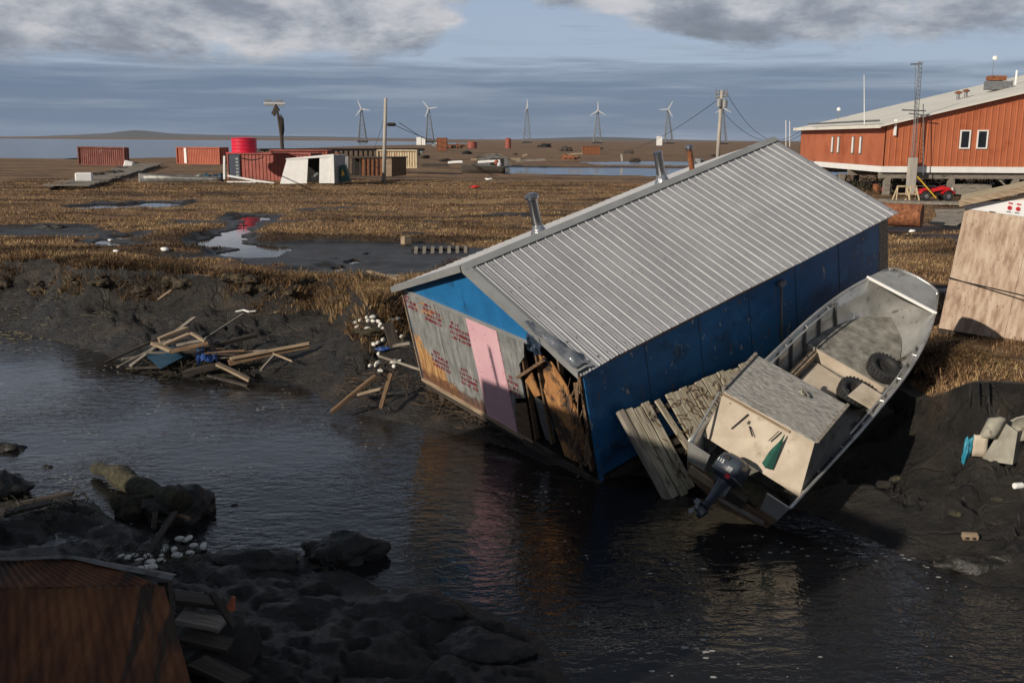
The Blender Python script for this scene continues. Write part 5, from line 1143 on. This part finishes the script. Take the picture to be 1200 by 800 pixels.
p=ay(1038,222,73); tag(blob('buoy',M_red,TR((p.x,p.y,p.z)),.3,.3,.3,2,.05,3),'round red buoy hanging in the dark junk under the orange building','buoy')
# rusty boiler and plywood sheet nearer
p=gp(1066,264,1.75); bo=empty('fuel_tank',TR((p.x,p.y,p.z+.45),-.12),'rusty horizontal fuel tank lying in the grass below the boardwalk','fuel tank')
MB().lathe((-1.4,.6,0),[(.02,-.05),(.45,0),(.52,.06),(.52,1.95),(.45,2.0),(.02,2.03)],(1,-.45,0),24).build('shell',M_rust,bo,smooth=False)
MB().lathe((-1.4,.6,0)+Vector() if False else (.42,-.22,0),[(.54,-.03),(.54,.03)],(1,-.45,0),24).build('band',M_rust,bo)
p=gp(1105,262,1.7); tag(MB().slab([(-1.0,-.5,.05),(.2,-.9,0),(1.6,.4,.35),(.2,.9,.35)],.03,(0,0,1)).build('plywood_sheet',M_grey,M=TR((p.x,p.y,p.z),.1)),'grey plywood sheet propped in the grass right of the fuel tank','plywood sheet')
p=gp(1125,256,1.7); tag(MB().slab([(-1.2,-.4,.1),(1.4,-.6,.15),(1.3,.5,.5),(-1.1,.6,.4)],.04,(0,0,1)).build('plywood_sheet',M_grey,M=TR((p.x,p.y,p.z),-.15)),'wider grey board sheet lying behind the propped one','plywood sheet')
p=gz(1069,272,.05,1.6); tag(blob('litter',M_white,TR(p),.14,.1,.06,3),'scrap of white litter in the grass below the fuel tank','litter')
# ------------------------------------------------------------------ MIDDLE DISTANCE
def corrugated_box(root,L_,W_,H_,mside,mend,mroof=None,pitch=.28,stripes=None):
    def side(y,sg):
        xs=[]; x=-L_/2+.08
        while x<L_/2-.1: xs+=[(x,0),(x+pitch*.30,0),(x+pitch*.42,.06),(x+pitch*.80,.06),(x+pitch*.95,0)]; x+=pitch
        vs=[];
        for (x,d) in xs: vs+=[(x,y+sg*d,.12),(x,y+sg*d,H_-.12)]
        MB().add(vs,[(2*i,2*i+2,2*i+3,2*i+1) for i in range(len(xs)-1)]).build('side_panel',mside,root)
    side(-W_/2+.07,1); side(W_/2-.07,-1)
    for e in (-1,1):
        mb=MB(); mb.bx(e*(L_/2-.03)-.02,e*(L_/2-.03)+.02,-W_/2+.05,W_/2-.05,.1,H_-.1)
        for q in range(4): y=-W_/2+.35+q*(W_-.7)/3; mb.tube([(e*(L_/2+.02),y,.15),(e*(L_/2+.02),y,H_-.15)],.03,6)
        mb.build('end_door',mend if e<0 else mside,root)
    mb=MB()
    for ex in (-1,1):
        for ey in (-1,1): mb.bx(ex*(L_/2)-.07,ex*(L_/2)+.07,ey*(W_/2)-.07,ey*(W_/2)+.07,0,H_)
    for ey in (-1,1):
        for z in (.07,H_-.07): mb.bx(-L_/2+.07,L_/2-.07,ey*W_/2-.05,ey*W_/2+.05,z-.07,z+.07)
    for ex in (-1,1):
        for z in (.07,H_-.07): mb.bx(ex*L_/2-.05,ex*L_/2+.05,-W_/2+.07,W_/2-.07,z-.068,z+.068)
    mb.build('frame',mside,root)
    MB().bx(-L_/2+.05,L_/2-.05,-W_/2+.05,W_/2-.05,H_-.06,H_-.01).build('roof',mroof or mside,root)
def spot(px,py,z=1.6): return gp(px,py,z)
# far-left container
p=spot(122,193.5); D=p.length; c1=empty('shipping_container',TR((p.x,p.y,1.55),.12,0,.02),'faded red shipping container farthest left by the water','shipping container','shipping containers on the flats')
corrugated_box(c1,6.1,2.44,2.55,M_contR,M_navy)
p=spot(238,192); c2=empty('shipping_container',TR((p.x,p.y,1.55),-.28),'orange-red shipping container with green end and white stripe','shipping container','shipping containers on the flats')
corrugated_box(c2,7.2,2.44,2.5,M_contO,M_green); MB().bx(-2.35,-1.95,-1.26,-1.23,.15,2.35).build('white_stripe',M_white,c2)
p=spot(318,212); c3=empty('shipping_container',TR((p.x+.1,p.y+1.2,1.5),-.22,0,.0),'long rust red shipping container under the bright red tank','shipping container','shipping containers on the flats')
corrugated_box(c3,8.2,2.44,2.65,M_cont,M_navy,pitch=.36)
MB().bx(-3.95,-2.9,-1.27,-1.24,.2,2.45).build('navy_panel',M_navy,c3)
mk=MB(); rk=random.Random(3)
for q in range(6):
    z=.45+q*.30
    for s_ in range(3): mk.bx(-3.28+s_*.09,-3.22+s_*.09,-1.285,-1.272,z+rk.random()*.05,z+.16+rk.random()*.05)
    mk.bx(-3.30,-3.03,-1.288,-1.2725,z+.08,z+.12)
mk.build('pale_lettering',M_cap,c3)
p=spot(346,206); c4=empty('shipping_container',TR((p.x,p.y+3.5,1.5),-.05),'red container end showing behind the white leaning shed','shipping container','shipping containers on the flats'); corrugated_box(c4,6.1,2.44,2.75,M_cont,M_cont)
Yk=88; tp_=ay(285.5,179,Yk+1.5); hgt=ay(285.5,166,Yk+1.5).z-tp_.z
tk=empty('red_tank',TR((tp_.x,Yk+1.8,4.16)),'bright red round water tank standing on the rust red container','water tank')
prof=[(1.62,0),(1.62,.05),(1.10,.06)]
z=.06
for q in range(4): prof+=[(1.08,z+.03),(1.08,z+.26),(1.13,z+.29)]; z+=.30
MB().lathe((0,0,0),prof+[(1.10,z+.02),(.6,z+.10),(.01,z+.12)],(0,0,1),36).build('shell',M_tank,tk)
tag(MB().tube([spot(281,186,4.0)+Vector((0,0,0))]+[ay(281+3.5*k,184+3.6*math.sin(k/8*math.pi),86.3) for k in range(1,9)],.05,6).build('hose',M_rubber),'black hose sagging across the rust red container side','hose')
for (a,b,lab,wd) in [((263,183),(263,210),'white upright post at the left end of the rust red container',.22),((267,206),(306,213),'white timber sloping down in front of the rust red container',.2),((266,213.5),(300,213.8),'white timber flat on the grass before the rust red container',.2),((302,212),(322,215),'short pale timber right of the sloping white one',.16)]:
    plank(lab,ay(*a,86.0),ay(*b,86.0 if b[1]>200 else 86.2),wd,.15,M_white,name='timber',cat='timber')
# leaning white shed, built from its outline at its own depth
Yw=84.0; wr=[ay(328,215.5,Yw),ay(391,214.5,Yw),ay(391,181,Yw),ay(336,186,Yw)]
ws=empty('white_shed',TR(wr[0]),'white boxy shed leaning on the grass with one dark doorway','shed')
L0=lambda px,py,dy=0:ay(px,py,Yw)-wr[0]+Vector((0,dy,0))
def wq(name,pp,m,dy=0,th=.1): return MB().slab([L0(*q,dy) for q in pp],th,(0,-1,0)).build(name,m,ws)
wq('front_wall',[(328,215.5),(359.5,215),(361,185),(336,187)],M_white)
wq('front_wall',[(374,214.8),(386.5,214.8),(387.5,184),(374.5,184)],M_white)
wq('frame',[(387,214.9),(392,214.9),(391,180.6),(335,185.8),(335,187.3),(387.5,184)],M_white,-.05)
MB().slab([L0(391,215,.1),L0(391,215,2.2)+Vector((.6,0,0)),L0(391,181,2.2)+Vector((.6,0,0)),L0(391,181,.1)],.1,(1,0,0)).build('side_wall',M_cap,ws)
MB().slab([L0(335,186,.1),L0(391,181,.1),L0(391,181,2.2)+Vector((.6,0,0)),L0(335,186,2.2)+Vector((.6,0,0))],.08,(0,0,1)).build('roof',M_white,ws)
MB().slab([L0(330,215,2.2),L0(391,215,2.2),L0(391,182,2.2),L0(337,186,2.2)],.06,(0,-1,0)).build('back_wall',M_black,ws)
MB().slab([L0(363,207,.4),L0(371,202,.4),L0(372,204,.4),L0(365,210,.4)],.1,(0,-1,0)).build('inner_shelf',M_steel,ws)
for (px0,px1,py0,py1,m,nm,lab,cat) in [(394,399,180,212,M_rust,'rusty_pipe','rusty upright pipe right of the white shed','pipe')]:
    tag(MB().tube([ay(397,212,87),ay(397,179,87)],.28,12).build(nm,m),lab,cat)
tag(MB().slab([ay(400,199,88),ay(408,197,88),ay(408,183,88),ay(400,184,88)],.1,(0,-1,0)).build('metal_sheet',M_cap),'pale grey metal sheet standing behind the rusty pipe','metal sheet')
tb_=empty('tilted_cabinet',TR(ay(404,212,85)),'dark green tipped machine cabinet right of the white shed','cabinet'); q0=ay(404,212,85)
MB().slab([ay(398,213,85)-q0,ay(410,213,85)-q0,ay(404,193,85)-q0,ay(397,195,85)-q0],.9,(0,-1,0)).build('casing',M_green,tb_); MB().slab([ay(400,207,84.9)-q0,ay(404,205,84.9)-q0,ay(401,198,84.9)-q0],.04,(0,-1,0)).build('label_plate',M_yel,tb_)
# open-front brown shed and block with pole
Ys=92.0; q0=ay(440,206,Ys); bs=empty('brown_shed',TR(q0),'low brown open-fronted shed of rusty sheets beside the tall pole','shed'); LB=lambda px,py,dy=0:ay(px,py,Ys)-q0+Vector((0,dy,0))
MB().slab([LB(424,206),LB(448,206),LB(448,184),LB(424,185)],.08,(0,-1,0)).build('front_panel',M_rust,bs)
MB().slab([LB(448,206.5,-.02),LB(459,206.5,-.02),LB(459,185,-.02),LB(448,185,-.02)],.08,(0,-1,0)).build('front_panel',M_tan,bs)
MB().slab([LB(459,207,0),LB(474,206,1.5),LB(474,184.5,1.5),LB(459,184.5,0)],.08,(0,-1,0)).build('end_wall',M_brown,bs)
MB().slab([LB(408,207,2.2),LB(424,207,2.2),LB(424,185,2.2),LB(408,185,2.2)],.08,(0,-1,0)).build('back_wall',M_black,bs)
MB().slab([LB(407,184.5,-.1),LB(459,184,-.1),LB(474,184,1.4),LB(474,184,3.0),LB(407,184.5,3)],.1,(0,0,1)).build('roof',M_dark,bs)
mb=MB()
for px in (409,415,422,428,433,438,443): mb.beam(LB(px,206,-.06),LB(px,186,-.06),.1,.08,(0,1,0))
mb.build('wall_batten',M_dark,bs)
Yc=112; q0=ay(470,194,Yc); c5=empty('shipping_container',TR(q0+Vector((-.5,1.2,-.3)),.03),'small cream container streaked with rust behind the brown shed','shipping container','shipping containers on the flats')
M_cst=mat('rust_streaked_cream',[(.50,.38,.22),(.66,.58,.42)],scale=2,stretch=(3,3,.3),rough=.6,spots=[((.38,.17,.06),2.2,.55,.06,(3,3,.4))])
corrugated_box(c5,4.3,2.2,2.0,M_cst,M_cst)
# utility poles
def pole(px0,py0,px1,py1,Y,r,lab,root_name='utility_pole'):
    a=ay(px0,py0,Y); b=ay(px1,py1,Y); r0=empty(root_name,TR(a),lab,'utility pole'); MB().tube([(0,0,-.6),b-a],[r,r*.72],10).build('post',M_pole,r0,smooth=True); return r0,a
r0,a=pole(449.5,206,452,115,90,.19,'tall bare pale utility pole beside the brown shed')
MB().tube([ay(452,146,90)-a,ay(461,146,90)-a],.06,6).build('insulator_arm',M_wire,r0); MB().lathe(ay(458,146,90)-a+Vector((-.35,0,0)),[(.05,0),(.16,.1),(.16,.7),(.05,.8)],(1,0,0),10).build('splice_case',M_black,r0)
r1,a1=pole(840,200,846,106,80,.17,'leaning utility pole with transformers behind the roof ridge')
for px,py,s_ in ((842,122,1),(848.5,123,1)):
    MB().lathe(ay(px,py+4,80)-a1+Vector((0,-.2,0)),[(.05,0),(.20,.03),(.21,.55),(.1,.68)],(0,0,1),14).build('transformer',M_cap,r1)
for py in (110,113.5): MB().tube([ay(838,py+1,80)-a1,ay(853,py-1,80)-a1],.06,6).build('cross_arm',M_grey,r1)
mb=MB()
for px in (839,843,849,852): mb.tube([ay(px,111,80)-a1,ay(px,105,80)-a1],.05,6)
mb.build('insulator',M_steel,r1)
def wire(p,q,sag,lab,r=.03):
    r*=.6
    pts=[p+(q-p)*t-Vector((0,0,sag*4*t*(1-t))) for t in np.linspace(0,1,17)]; tag(MB().tube(pts,r,5).build('power_line',M_wire),lab,'power line')
wire(ay(461,146,90),ay(545,162,300),1.5,'black cable running right from the bare pale pole',.05); wire(ay(468,144,90),ay(565,160,330),3.5,'second lower cable leaving the bare pale pole',.05)
wire(ay(450,138,90),ay(436,180,90.5),.2,'guy cable slanting down left of the bare pale pole',.03)
wire(ay(852,110,80),ay(946,152,93),2.2,'cable from the leaning pole to the orange building',.03); wire(ay(848,132,80),ay(946,147,93),1.8,'lower cable from the leaning pole to the orange building',.03); wire(ay(840,118,80),ay(700,166,260),3,'faint cable from the leaning pole to the flats behind',.04)
# leaning antenna tree
Y_=110; a=ay(331,178,Y_); an_=empty('antenna_pole',TR(a),'crooked leaning pole topped by a wide white antenna array','antenna pole')
MB().tube([ay(331.5,178,Y_)-a+Vector((0,0,-2)),ay(330,160,Y_)-a,ay(327,140,Y_)-a,ay(323,122,Y_)-a],[.20,.2,.17,.10],8).build('post',M_dark,an_)
for e in (0,1,2): MB().tube([ay(309+e,121+e*1.2,Y_+e)-a,ay(334-e,121.5+e,Y_+e)-a],.09,6).build('antenna_arm',M_turb,an_)
mb=MB(); r_=random.Random(4)
for k in range(16): x=311+k*1.4; mb.tube([ay(x,124,Y_)-a,ay(x,116+r_.random()*3,Y_)-a],.06,4)
mb.build('antenna_rods',M_steel,an_)
for (x0,y0,x1,y1) in ((323,124,319,134),(324,126,321,136),(323,124,327,130)): MB().tube([ay(x0,y0,Y_)-a,ay(x1,y1,Y_)-a],.14,5).build('bracket',M_dark,an_)
o=blob('cable_bundle',M_black,TR((0,0,0)),.24,.2,1.0,3,.4,3); o.parent=an_; o.matrix_local=TR(ay(330.5,147,Y_)-a)
# wind turbines
def turbine(px,hub_y,base_x,rot,lab,white=True,edge=False):
    Y=1050.; b=ay(base_x,166,Y); b.z=1.2; hb=ay(px,hub_y,Y); H_=hb.z-1.2
    r=empty('wind_turbine',TR((b.x,Y,1.2)),lab,'wind turbine','wind turbines on the horizon'); top=Vector((hb.x-b.x,0,H_)); 
    for ex,ey in ((-1,-1),(1,-1),(1,1),(-1,1)): MB().tube([(ex*4.2,ey*4.2,0),top+Vector((ex*.7,ey*.7,0))],[.45,.35],5).build('tower_leg',M_steel,r)
    mb=MB(); n=7
    for k in range(n):
        u=k/n; v=(k+1)/n; f=lambda t:(4.2+(0.7-4.2)*t)
        for (ax,ay_,bx_,by_) in ((-1,-1,1,-1),(1,-1,1,1),(1,1,-1,1),(-1,1,-1,-1)):
            P_=lambda t,sx,sy:Vector((sx*f(t),sy*f(t),0))+top*t
            mb.tube([P_(u,ax,ay_),P_(v,bx_,by_)],.22,4); mb.tube([P_(v,ax,ay_),P_(v,bx_,by_)],.2,4)
    mb.build('lattice',M_steel,r)
    MB().bx(-5,5,-5,5,0,1.6).build('base',M_black,r)
    MB().lathe(top+Vector((0,1.5,1.0)),[(.2,-1),(1.1,0),(1.1,2.5),(.5,4)],(0,-1,0),10).build('nacelle',M_turb,r)
    hubp=top+Vector((0,-3,1.0))
    for k in range(3):
        an=math.radians(rot+120*k); d=Vector((math.sin(an)*(.25 if edge else 1),(.8*math.sin(an) if edge else 0),math.cos(an))); e=Vector((math.cos(an),0,-math.sin(an)))
        MB().add([hubp+e*.5,hubp+d*3+e*.65,hubp+d*9.4+e*.25,hubp+d*9.4-e*.2,hubp+d*3-e*.55,hubp-e*.5],[(0,1,2,3,4,5)]).build('blade',M_turb,r,solid=.4)
turbine(423.6,129,425,-22,'wind turbine farthest left, left of the bare utility pole'); turbine(502.3,128.5,504,-38,'wind turbine just right of the bare utility pole')
turbine(617.5,129,617.5,8,'wind turbine seen edge-on near the picture middle',edge=True); turbine(700.4,131,700,-2,'wind turbine with one blade straight up, fourth from the left')
turbine(782.5,129.5,784,28,'brightest wind turbine left of the transformer pole'); turbine(847,128,847,118,'wind turbine hidden behind the transformer pole')
# far flats clutter
def boxy(name,px0,px1,py0,py1,dep,m,lab,cat,Y=None,roof=None):
    Y=Y or gp((px0+px1)/2,py1,1.6).y; a=ay(px0,py1,Y); b=ay(px1,py0,Y); r=empty(name,TR(((a.x+b.x)/2,Y,min(a.z,1.7))),lab,cat); w_=b.x-a.x; h_=b.z-min(a.z,1.7)
    mb=MB(); mb.bx(-w_/2,w_/2,0,dep,0,h_); mb.build('body',m,r,bevel=.03)
    mb=MB(); n=max(2,int(w_/1.1))
    for k in range(n+1): x=-w_/2+w_*k/n; mb.bx(x-.07,x+.07,-.08,0,0,h_)
    mb.build('frame_rib',roof or m,r); MB().bx(-w_/2-.12,w_/2+.12,-.12,dep+.1,h_,h_+.12).build('top_rim',roof or m,r); return r
boxy('steel_bin',683,703,172,181,4,M_rust,'rusty orange steel bin in front of a distant turbine','bin')
boxy('white_cabinet',770,776,160,164,3,M_white,'tiny white cabinet left of the brightest turbine base','cabinet',Y=700)
boxy('white_cabinet',488,493,161,166,3,M_white,'tiny white cabinet near the second turbine, left of pair','cabinet',Y=600)
boxy('white_cabinet',494,498,162,166,3,M_white,'tiny white cabinet near the second turbine, right of pair','cabinet',Y=600)
boxy('rusty_tank_block',512,523,162,170,5,M_rust,'dark rusty block right of the second turbine','steel block',Y=320)
def drum(px0,px1,py0,py1,m,lab,Y=None):
    Y=Y or gp((px0+px1)/2,py1,1.6).y; a=ay(px0,py1,Y); b=ay(px1,py0,Y); w_=b.x-a.x; h_=b.z-a.z; r=w_/2
    tag(MB().lathe((0,0,0),[(r,0),(r*1.03,.05*h_),(r,.1*h_),(r,.45*h_),(r*1.03,.5*h_),(r,.55*h_),(r,.92*h_),(r*.7,h_),(.01,h_*1.02)],(0,0,1),20).build('steel_tank',m,M=TR(((a.x+b.x)/2,Y,a.z))),lab,'steel tank')
drum(592,599,162,174,M_cont,'upright dark red tank beyond the beached boat'); drum(548,559,166,174,M_cont,'squat dark red tank beside the rusty machinery',Y=300)
Y=290; mr=empty('old_machine',TR(gp(533,174,1.6)),'dark rusty heap of old machinery among the red tanks','machinery'); q0=gp(533,174,1.6); mb=MB(); r_=random.Random(8)
for k in range(16): mb.box((r_.uniform(-3.8,3.8),r_.uniform(-2,2),r_.uniform(.4,1.6)),(r_.uniform(.8,2.6),r_.uniform(.8,2),r_.uniform(.5,1.3)),Matrix.Rotation(r_.uniform(-.3,.3),3,'Y'))
mb.build('chassis',M_rust,mr)
for x in (-3,0,2.8): MB().lathe((x,-2.2,.7),[(.3,-.2),(.7,-.2),(.7,.2),(.3,.2)],(0,1,0),16).build('wheel',M_black,mr)
MB().tube([(.8,0,1.4),(.9,0,2.9)],.2,8).build('exhaust',M_rust,mr)
r_=random.Random(63)
for k in range(22):
    px=r_.uniform(470,905); py=r_.uniform(171,192); p=gp(px,py,1.62); s_=p.y*.0035*r_.uniform(.6,1.5)
    tag(blob('scrap_heap',r_.choice([M_rust,M_dark,M_black,M_dark,M_cap]),TR((p.x,p.y,p.z+s_*.2),r_.random()*3),s_*1.6,s_,s_*.55,k+9,.8,3,2.2),'small scrap heap scattered on the far brown flats beyond the channel','scrap heap','scrap heaps on the far flats')
# small grey shack with rounded tarp roof, beached boat and driftwood
Yg=150; q0=gp(578,185,1.6); q0=Vector((ay(578,185,Yg).x,Yg,1.6)); gs=empty('tarp_shelter',TR(q0),'small grey tarp shelter with dark doorway beyond the beached boat','shelter')
rows=[[(2.7*math.cos(an),y,.0+1.75*math.sin(an)**.8 if math.sin(an)>0 else 0) for an in np.linspace(0,math.pi,13)] for y in (-1.5,0,1.5)]
MB().grid(rows).build('cover',M_canvas,gs,solid=.04); MB().slab([(-.4,-1.52,0),(1.6,-1.52,0),(1.6,-1.52,1.1),(-.4,-1.52,1.1)],.02,(0,-1,0)).build('doorway',M_black,gs)
MB().slab([(-2.6,-1.50,0),(2.6,-1.50,0),(2.1,-1.50,1.1),(0,-1.50,1.7),(-2.1,-1.50,1.1)],.02,(0,-1,0)).build('front_cloth',M_alud,gs)
def simple_boat(px0,px1,py,Yb,lab,m,ht=.6,flip=False,wid=1.6,nm='skiff'):
    a=ay(px0,py,Yb); b=ay(px1,py,Yb); Lb=b.x-a.x; r=empty(nm,TR((a.x,Yb,gh(a.x,Yb)-.08),-.0),lab,'boat'); rows=[]
    for i in range(13):
        t=i/12; s_=t if not flip else 1-t; w_=wid/2*(math.sin(min(1,s_*2.2)*1.57)); zg=ht+.25*(1-s_)**2; xx=t*Lb
        rows.append([(xx,-w_,zg),(xx,-w_*.75,.12),(xx,0,0),(xx,w_*.75,.12),(xx,w_,zg)])
    MB().grid(rows).build('hull',m,r,smooth=True,solid=.04)
    for sg in (0,4): MB().tube([Vector(q[sg]) for q in rows],.04,6).build('gunwale',M_alud,r)
    for t in (4,8): MB().beam(rows[t][0],rows[t][4],.25,.04).build('thwart',M_grey,r)
    return r
sb=simple_boat(163,262,216,88,'long low grey open boat left of the rust red container',M_alud,ht=.65)
for k,(x,m) in enumerate(((5.3,M_cap),(6.0,M_bboard),(6.7,M_navy),(7.2,M_bboard))):
    p=sb.matrix_world@Vector((x,0,.5)); tag(blob('bundle',m,TR(p),.38,.4,.40,k+2,.4,3),['pale grey bundle in the long low boat','steel blue bundle in the long low boat','navy bundle in the long low boat','blue bundle at the stern of the long low boat'][k],'bundle')
sb2=simple_boat(541,592,203,118,'dark open skiff beached at the edge of the far channel',M_dark,ht=.9)
p=sb2.matrix_world@Vector((4.4,0,1.1)); om=empty('motor_pair',TR(p),'pale outboard motor raised at the stern of the beached skiff','outboard motor'); om.name='small_outboard'
blob('cowl',M_turb,TR((0,0,0)),.28,.3,.35,2,.1,3).parent=om; o=blob('cover',M_cont,TR((0,0,0)),.25,.2,.3,2,.2,3); o.parent=om; o.matrix_local=TR((-.35,0,.25))
MB().tube([(0,0,-.2),(.25,0,-1.0)],.09,6).build('leg',M_steel,om)
for (a,b,Yp,wd,m,lab) in [((525,190.5),(542,189.5),140,.5,M_white,'bright white timber left of the beached skiff'),((552,187),(610,186.5),150,.4,M_tan,'long pale log behind the beached skiff'),((560,190),(586,188.5),142,.4,M_white,'white driftwood log in front of the tarp shelter'),((605,189),(640,187),150,.5,M_grey,'grey log lying right of the tarp shelter'),((600,186),(612,190),150,.3,M_tan,'short tan log crossing the grey one'),((666,181),(683,180),180,.5,M_tan,'pale log left of the rusty steel bin'),((600,205.5),(640,206.5),118,.5,M_dark,'dark low drift log at the channel edge'),((494,194),(526,194),140,.3,M_dark,'dark timber lying left of the beached skiff'),((612,183),(618,181),160,.3,M_tan,'stubby pale stick right of the shelter')]:
    plank(lab,ay(*a,Yp),ay(*b,Yp),wd,.3,m,name='log',cat='log')
tag(MB().beam(ay(728,181,170)-ay(729,189,170),Vector((0,0,0)),.3,.3).build('stake',M_pole,M=TR(ay(729,189,170))),'lone pale stake standing beyond the channel','stake')
Yd=gp(560,218,1.6).y; tag(blob('red_litter',M_red,TR(gp(557,219,1.72)),.35,.3,.12,4,.5,3),'crumpled red litter on the brown grass mid field','litter')
tag(blob('white_litter',M_white,TR(gp(573,210,1.72)),.35,.2,.10,6,.5,3),'small white litter on the grass near the beached skiff','litter')
for px,py,s_,lab in [(129,283,.10,'white scrap at the puddle on the left bank'),(136,296,.10,'white plastic piece in the left bank grass'),(193,294,.14,'grey white bag in the bank grass below the pool'),(268,203,.2,'white scrap by the long low boat')]:
    p=gz(px,py,.05,1.6); tag(blob('white_litter',M_white,TR(p),s_,s_*.7,s_*.5,px,.4,2),lab,'litter')
p=gz(287,369,.04); tag(MB().tube([(-.25,0,0),(-.05,.05,.04),(.12,-.04,.01),(.3,.03,.02)],.025,6).build('plastic_strip',M_white,M=TR(p)),'twisted white plastic strip on the mud above the debris pile','plastic strip')
p=gz(476,286,.0,1.6); tag(MB().bx(-.16,.16,-.16,.16,0,.34).build('wood_block',M_tan,M=TR((p.x,p.y,p.z-.03),.6),bevel=.01),'square tan wood block standing on the wet flat','wood block')
mp=empty('fallen_pallet',TR(gz(515,296,.05,1.6),.2,.35),'weathered pallet half sunk in the mud behind the house','pallet')
for k in range(7): MB().beam((-.9+k*.3,-.35,.02),(-.8+k*.3,.35,.02),.12,.03).build('slat',M_grey,mp)
for y in (-.25,.25): MB().beam((-1,y,-.06),(1.1,y,-.06),.06,.1).build('runner',M_dark,mp)
p=gz(60,268,0,1.6); tag(blob('sod_clump',M_clod,TR((p.x,p.y,p.z)),.75,.3,.2,4,.5),'dark overturned sod clump on the left grass','sod clump')
# raised boardwalk, left
bw=empty('boardwalk_ruin',TR(gp(130,212,1.7)),'grey collapsed boardwalk running back toward the water, left','boardwalk'); q0=gp(130,212,1.7)
a=gp(80,219,1.8)-q0; b=gp(175,193,1.9)-q0; dvec=(b-a); side=Vector((dvec.y,-dvec.x,0)).normalized()
for k in range(26):
    t=k/25; c=a+dvec*t; w_=1.6; rr2=random.Random(k); MB().beam(c-side*w_+Vector((0,0,rr2.random()*.2)),c+side*w_+Vector((0,0,rr2.random()*.15)),dvec.length/26*.8,.08).build('plank',M_grey,bw)
for e in (-1.3,1.3): MB().beam(a+side*e-Vector((0,0,.15)),b+side*e-Vector((0,0,.15)),.15,.2).build('stringer',M_dark,bw)
p=gp(99,213,1.9); tag(MB().box((0,0,.35),(1.3,.9,.75)).build('cooler',M_white,M=TR(p,.3),bevel=.08),'white box on the near end of the collapsed boardwalk','box')
p=gp(150,196,1.9); tag(MB().box((0,0,.35),(1.0,.8,.8)).build('cooler',M_white,M=TR(p,.2,0,.3),bevel=.08),'tipped white box at the far end of the collapsed boardwalk','box')
for px,py in ((110,208),(118,208),(126,206),(135,205),(142,200),(160,194)):
    p=gp(px,py,1.7); tag(blob('rubbish_heap',M_dark,TR(p),.9,.6,.45,px,.5,3),'dark rubbish heap along the collapsed boardwalk','rubbish heap','rubbish heaps along the boardwalk')
plank('dark drift log at the water edge left of the faded container',ay(70,189,175),ay(90,187,178),.8,.5,M_dark,name='log',cat='log')
# far dark pier behind the containers
Yp=210; a=ay(300,176,Yp); b=ay(492,174,Yp+25); pr=empty('pier',TR((a.x,Yp,1.5)),'long low dark timber pier on piles behind the containers','pier'); v=b-a; v.z=0
MB().beam((0,0,1.5),v+Vector((0,0,1.5)),4,.5).build('deck',M_dark,pr)
for k in range(34): q=v*(k/33); MB().beam(q+Vector((0,-2,-.5)),q+Vector((0,-2,1.3)),.35,.35).build('pile',M_dark,pr)
# ------------------------------------------------------------------ unseen warehouse and post, added left of the viewpoint to shade creek and house
whs=empty('shade_warehouse',TR((-10.2,8.6,0)),'unseen grey warehouse added left of the frame to shade the near creek','warehouse')
e1=Vector((.56,-.83,0)).normalized(); e2=Vector((-.83,-.56,0)).normalized()
def WP(u,v_,z): return e1*(u-.8)+e2*v_+Vector((0,0,z))
U,V=7.6,10.0
for nm,(p,q) in {'front_wall':((0,0),(U,0)),'back_wall':((U,V),(0,V)),'end_wall':((U,0),(U,V)),'side_wall':((0,V),(0,0))}.items():
    A4=[WP(*p,-.2),WP(*q,-.2),WP(*q,6.68),WP(*p,6.68)]; n4=(A4[1]-A4[0]).cross(Vector((0,0,1))); MB().slab(A4,.1,n4).build(nm,M_grey,whs)
MB().slab([WP(-.05,-.05,6.78),WP(U+.05,-.05,6.78),WP(U+.05,V/2,7.4),WP(-.05,V/2,7.4)],.1,(0,0,1)).build('roof_slope',M_galv,whs)
MB().slab([WP(-.05,V/2,7.4),WP(U+.05,V/2,7.4),WP(U+.05,V+.3,6.78),WP(-.05,V+.3,6.78)],.1,(0,0,1)).build('roof_slope',M_galv,whs)
p=TR((-7.99,10.86,-.3)); tag(MB().tube([(0,0,0),(0,0,6.4)],[.05,.04],8).build('shadow_post',M_pole,M=p),'tall bare post outside the frame, added to shadow the pink panel','post')  # unseen post, added to cast the upright shadow line on the pink panel
# haze over the far flats
hz=MB().bx(-9600,9600,-9600,9600,-1.8,95).build('haze',mat('tmp_haze',[(1,1,1),(1,1,1)])); hz.data.materials.clear()
hm=bpy.data.materials.new('haze_air'); hm.use_nodes=True; hn=hm.node_tree.nodes; hn.clear(); ho=hn.new('ShaderNodeOutputMaterial'); hv_=hn.new('ShaderNodeVolumePrincipled'); hv_.inputs['Density'].default_value=3.5e-5; hv_.inputs['Color'].default_value=(.62,.74,.92,1); hm.node_tree.links.new(hv_.outputs[0],ho.inputs['Volume']); hz.data.materials.append(hm); tag(hz,kind='stuff')
print('verts',sum(len(o.data.vertices) for o in bpy.data.objects if o.type=='MESH'),'objs',len(bpy.data.objects))
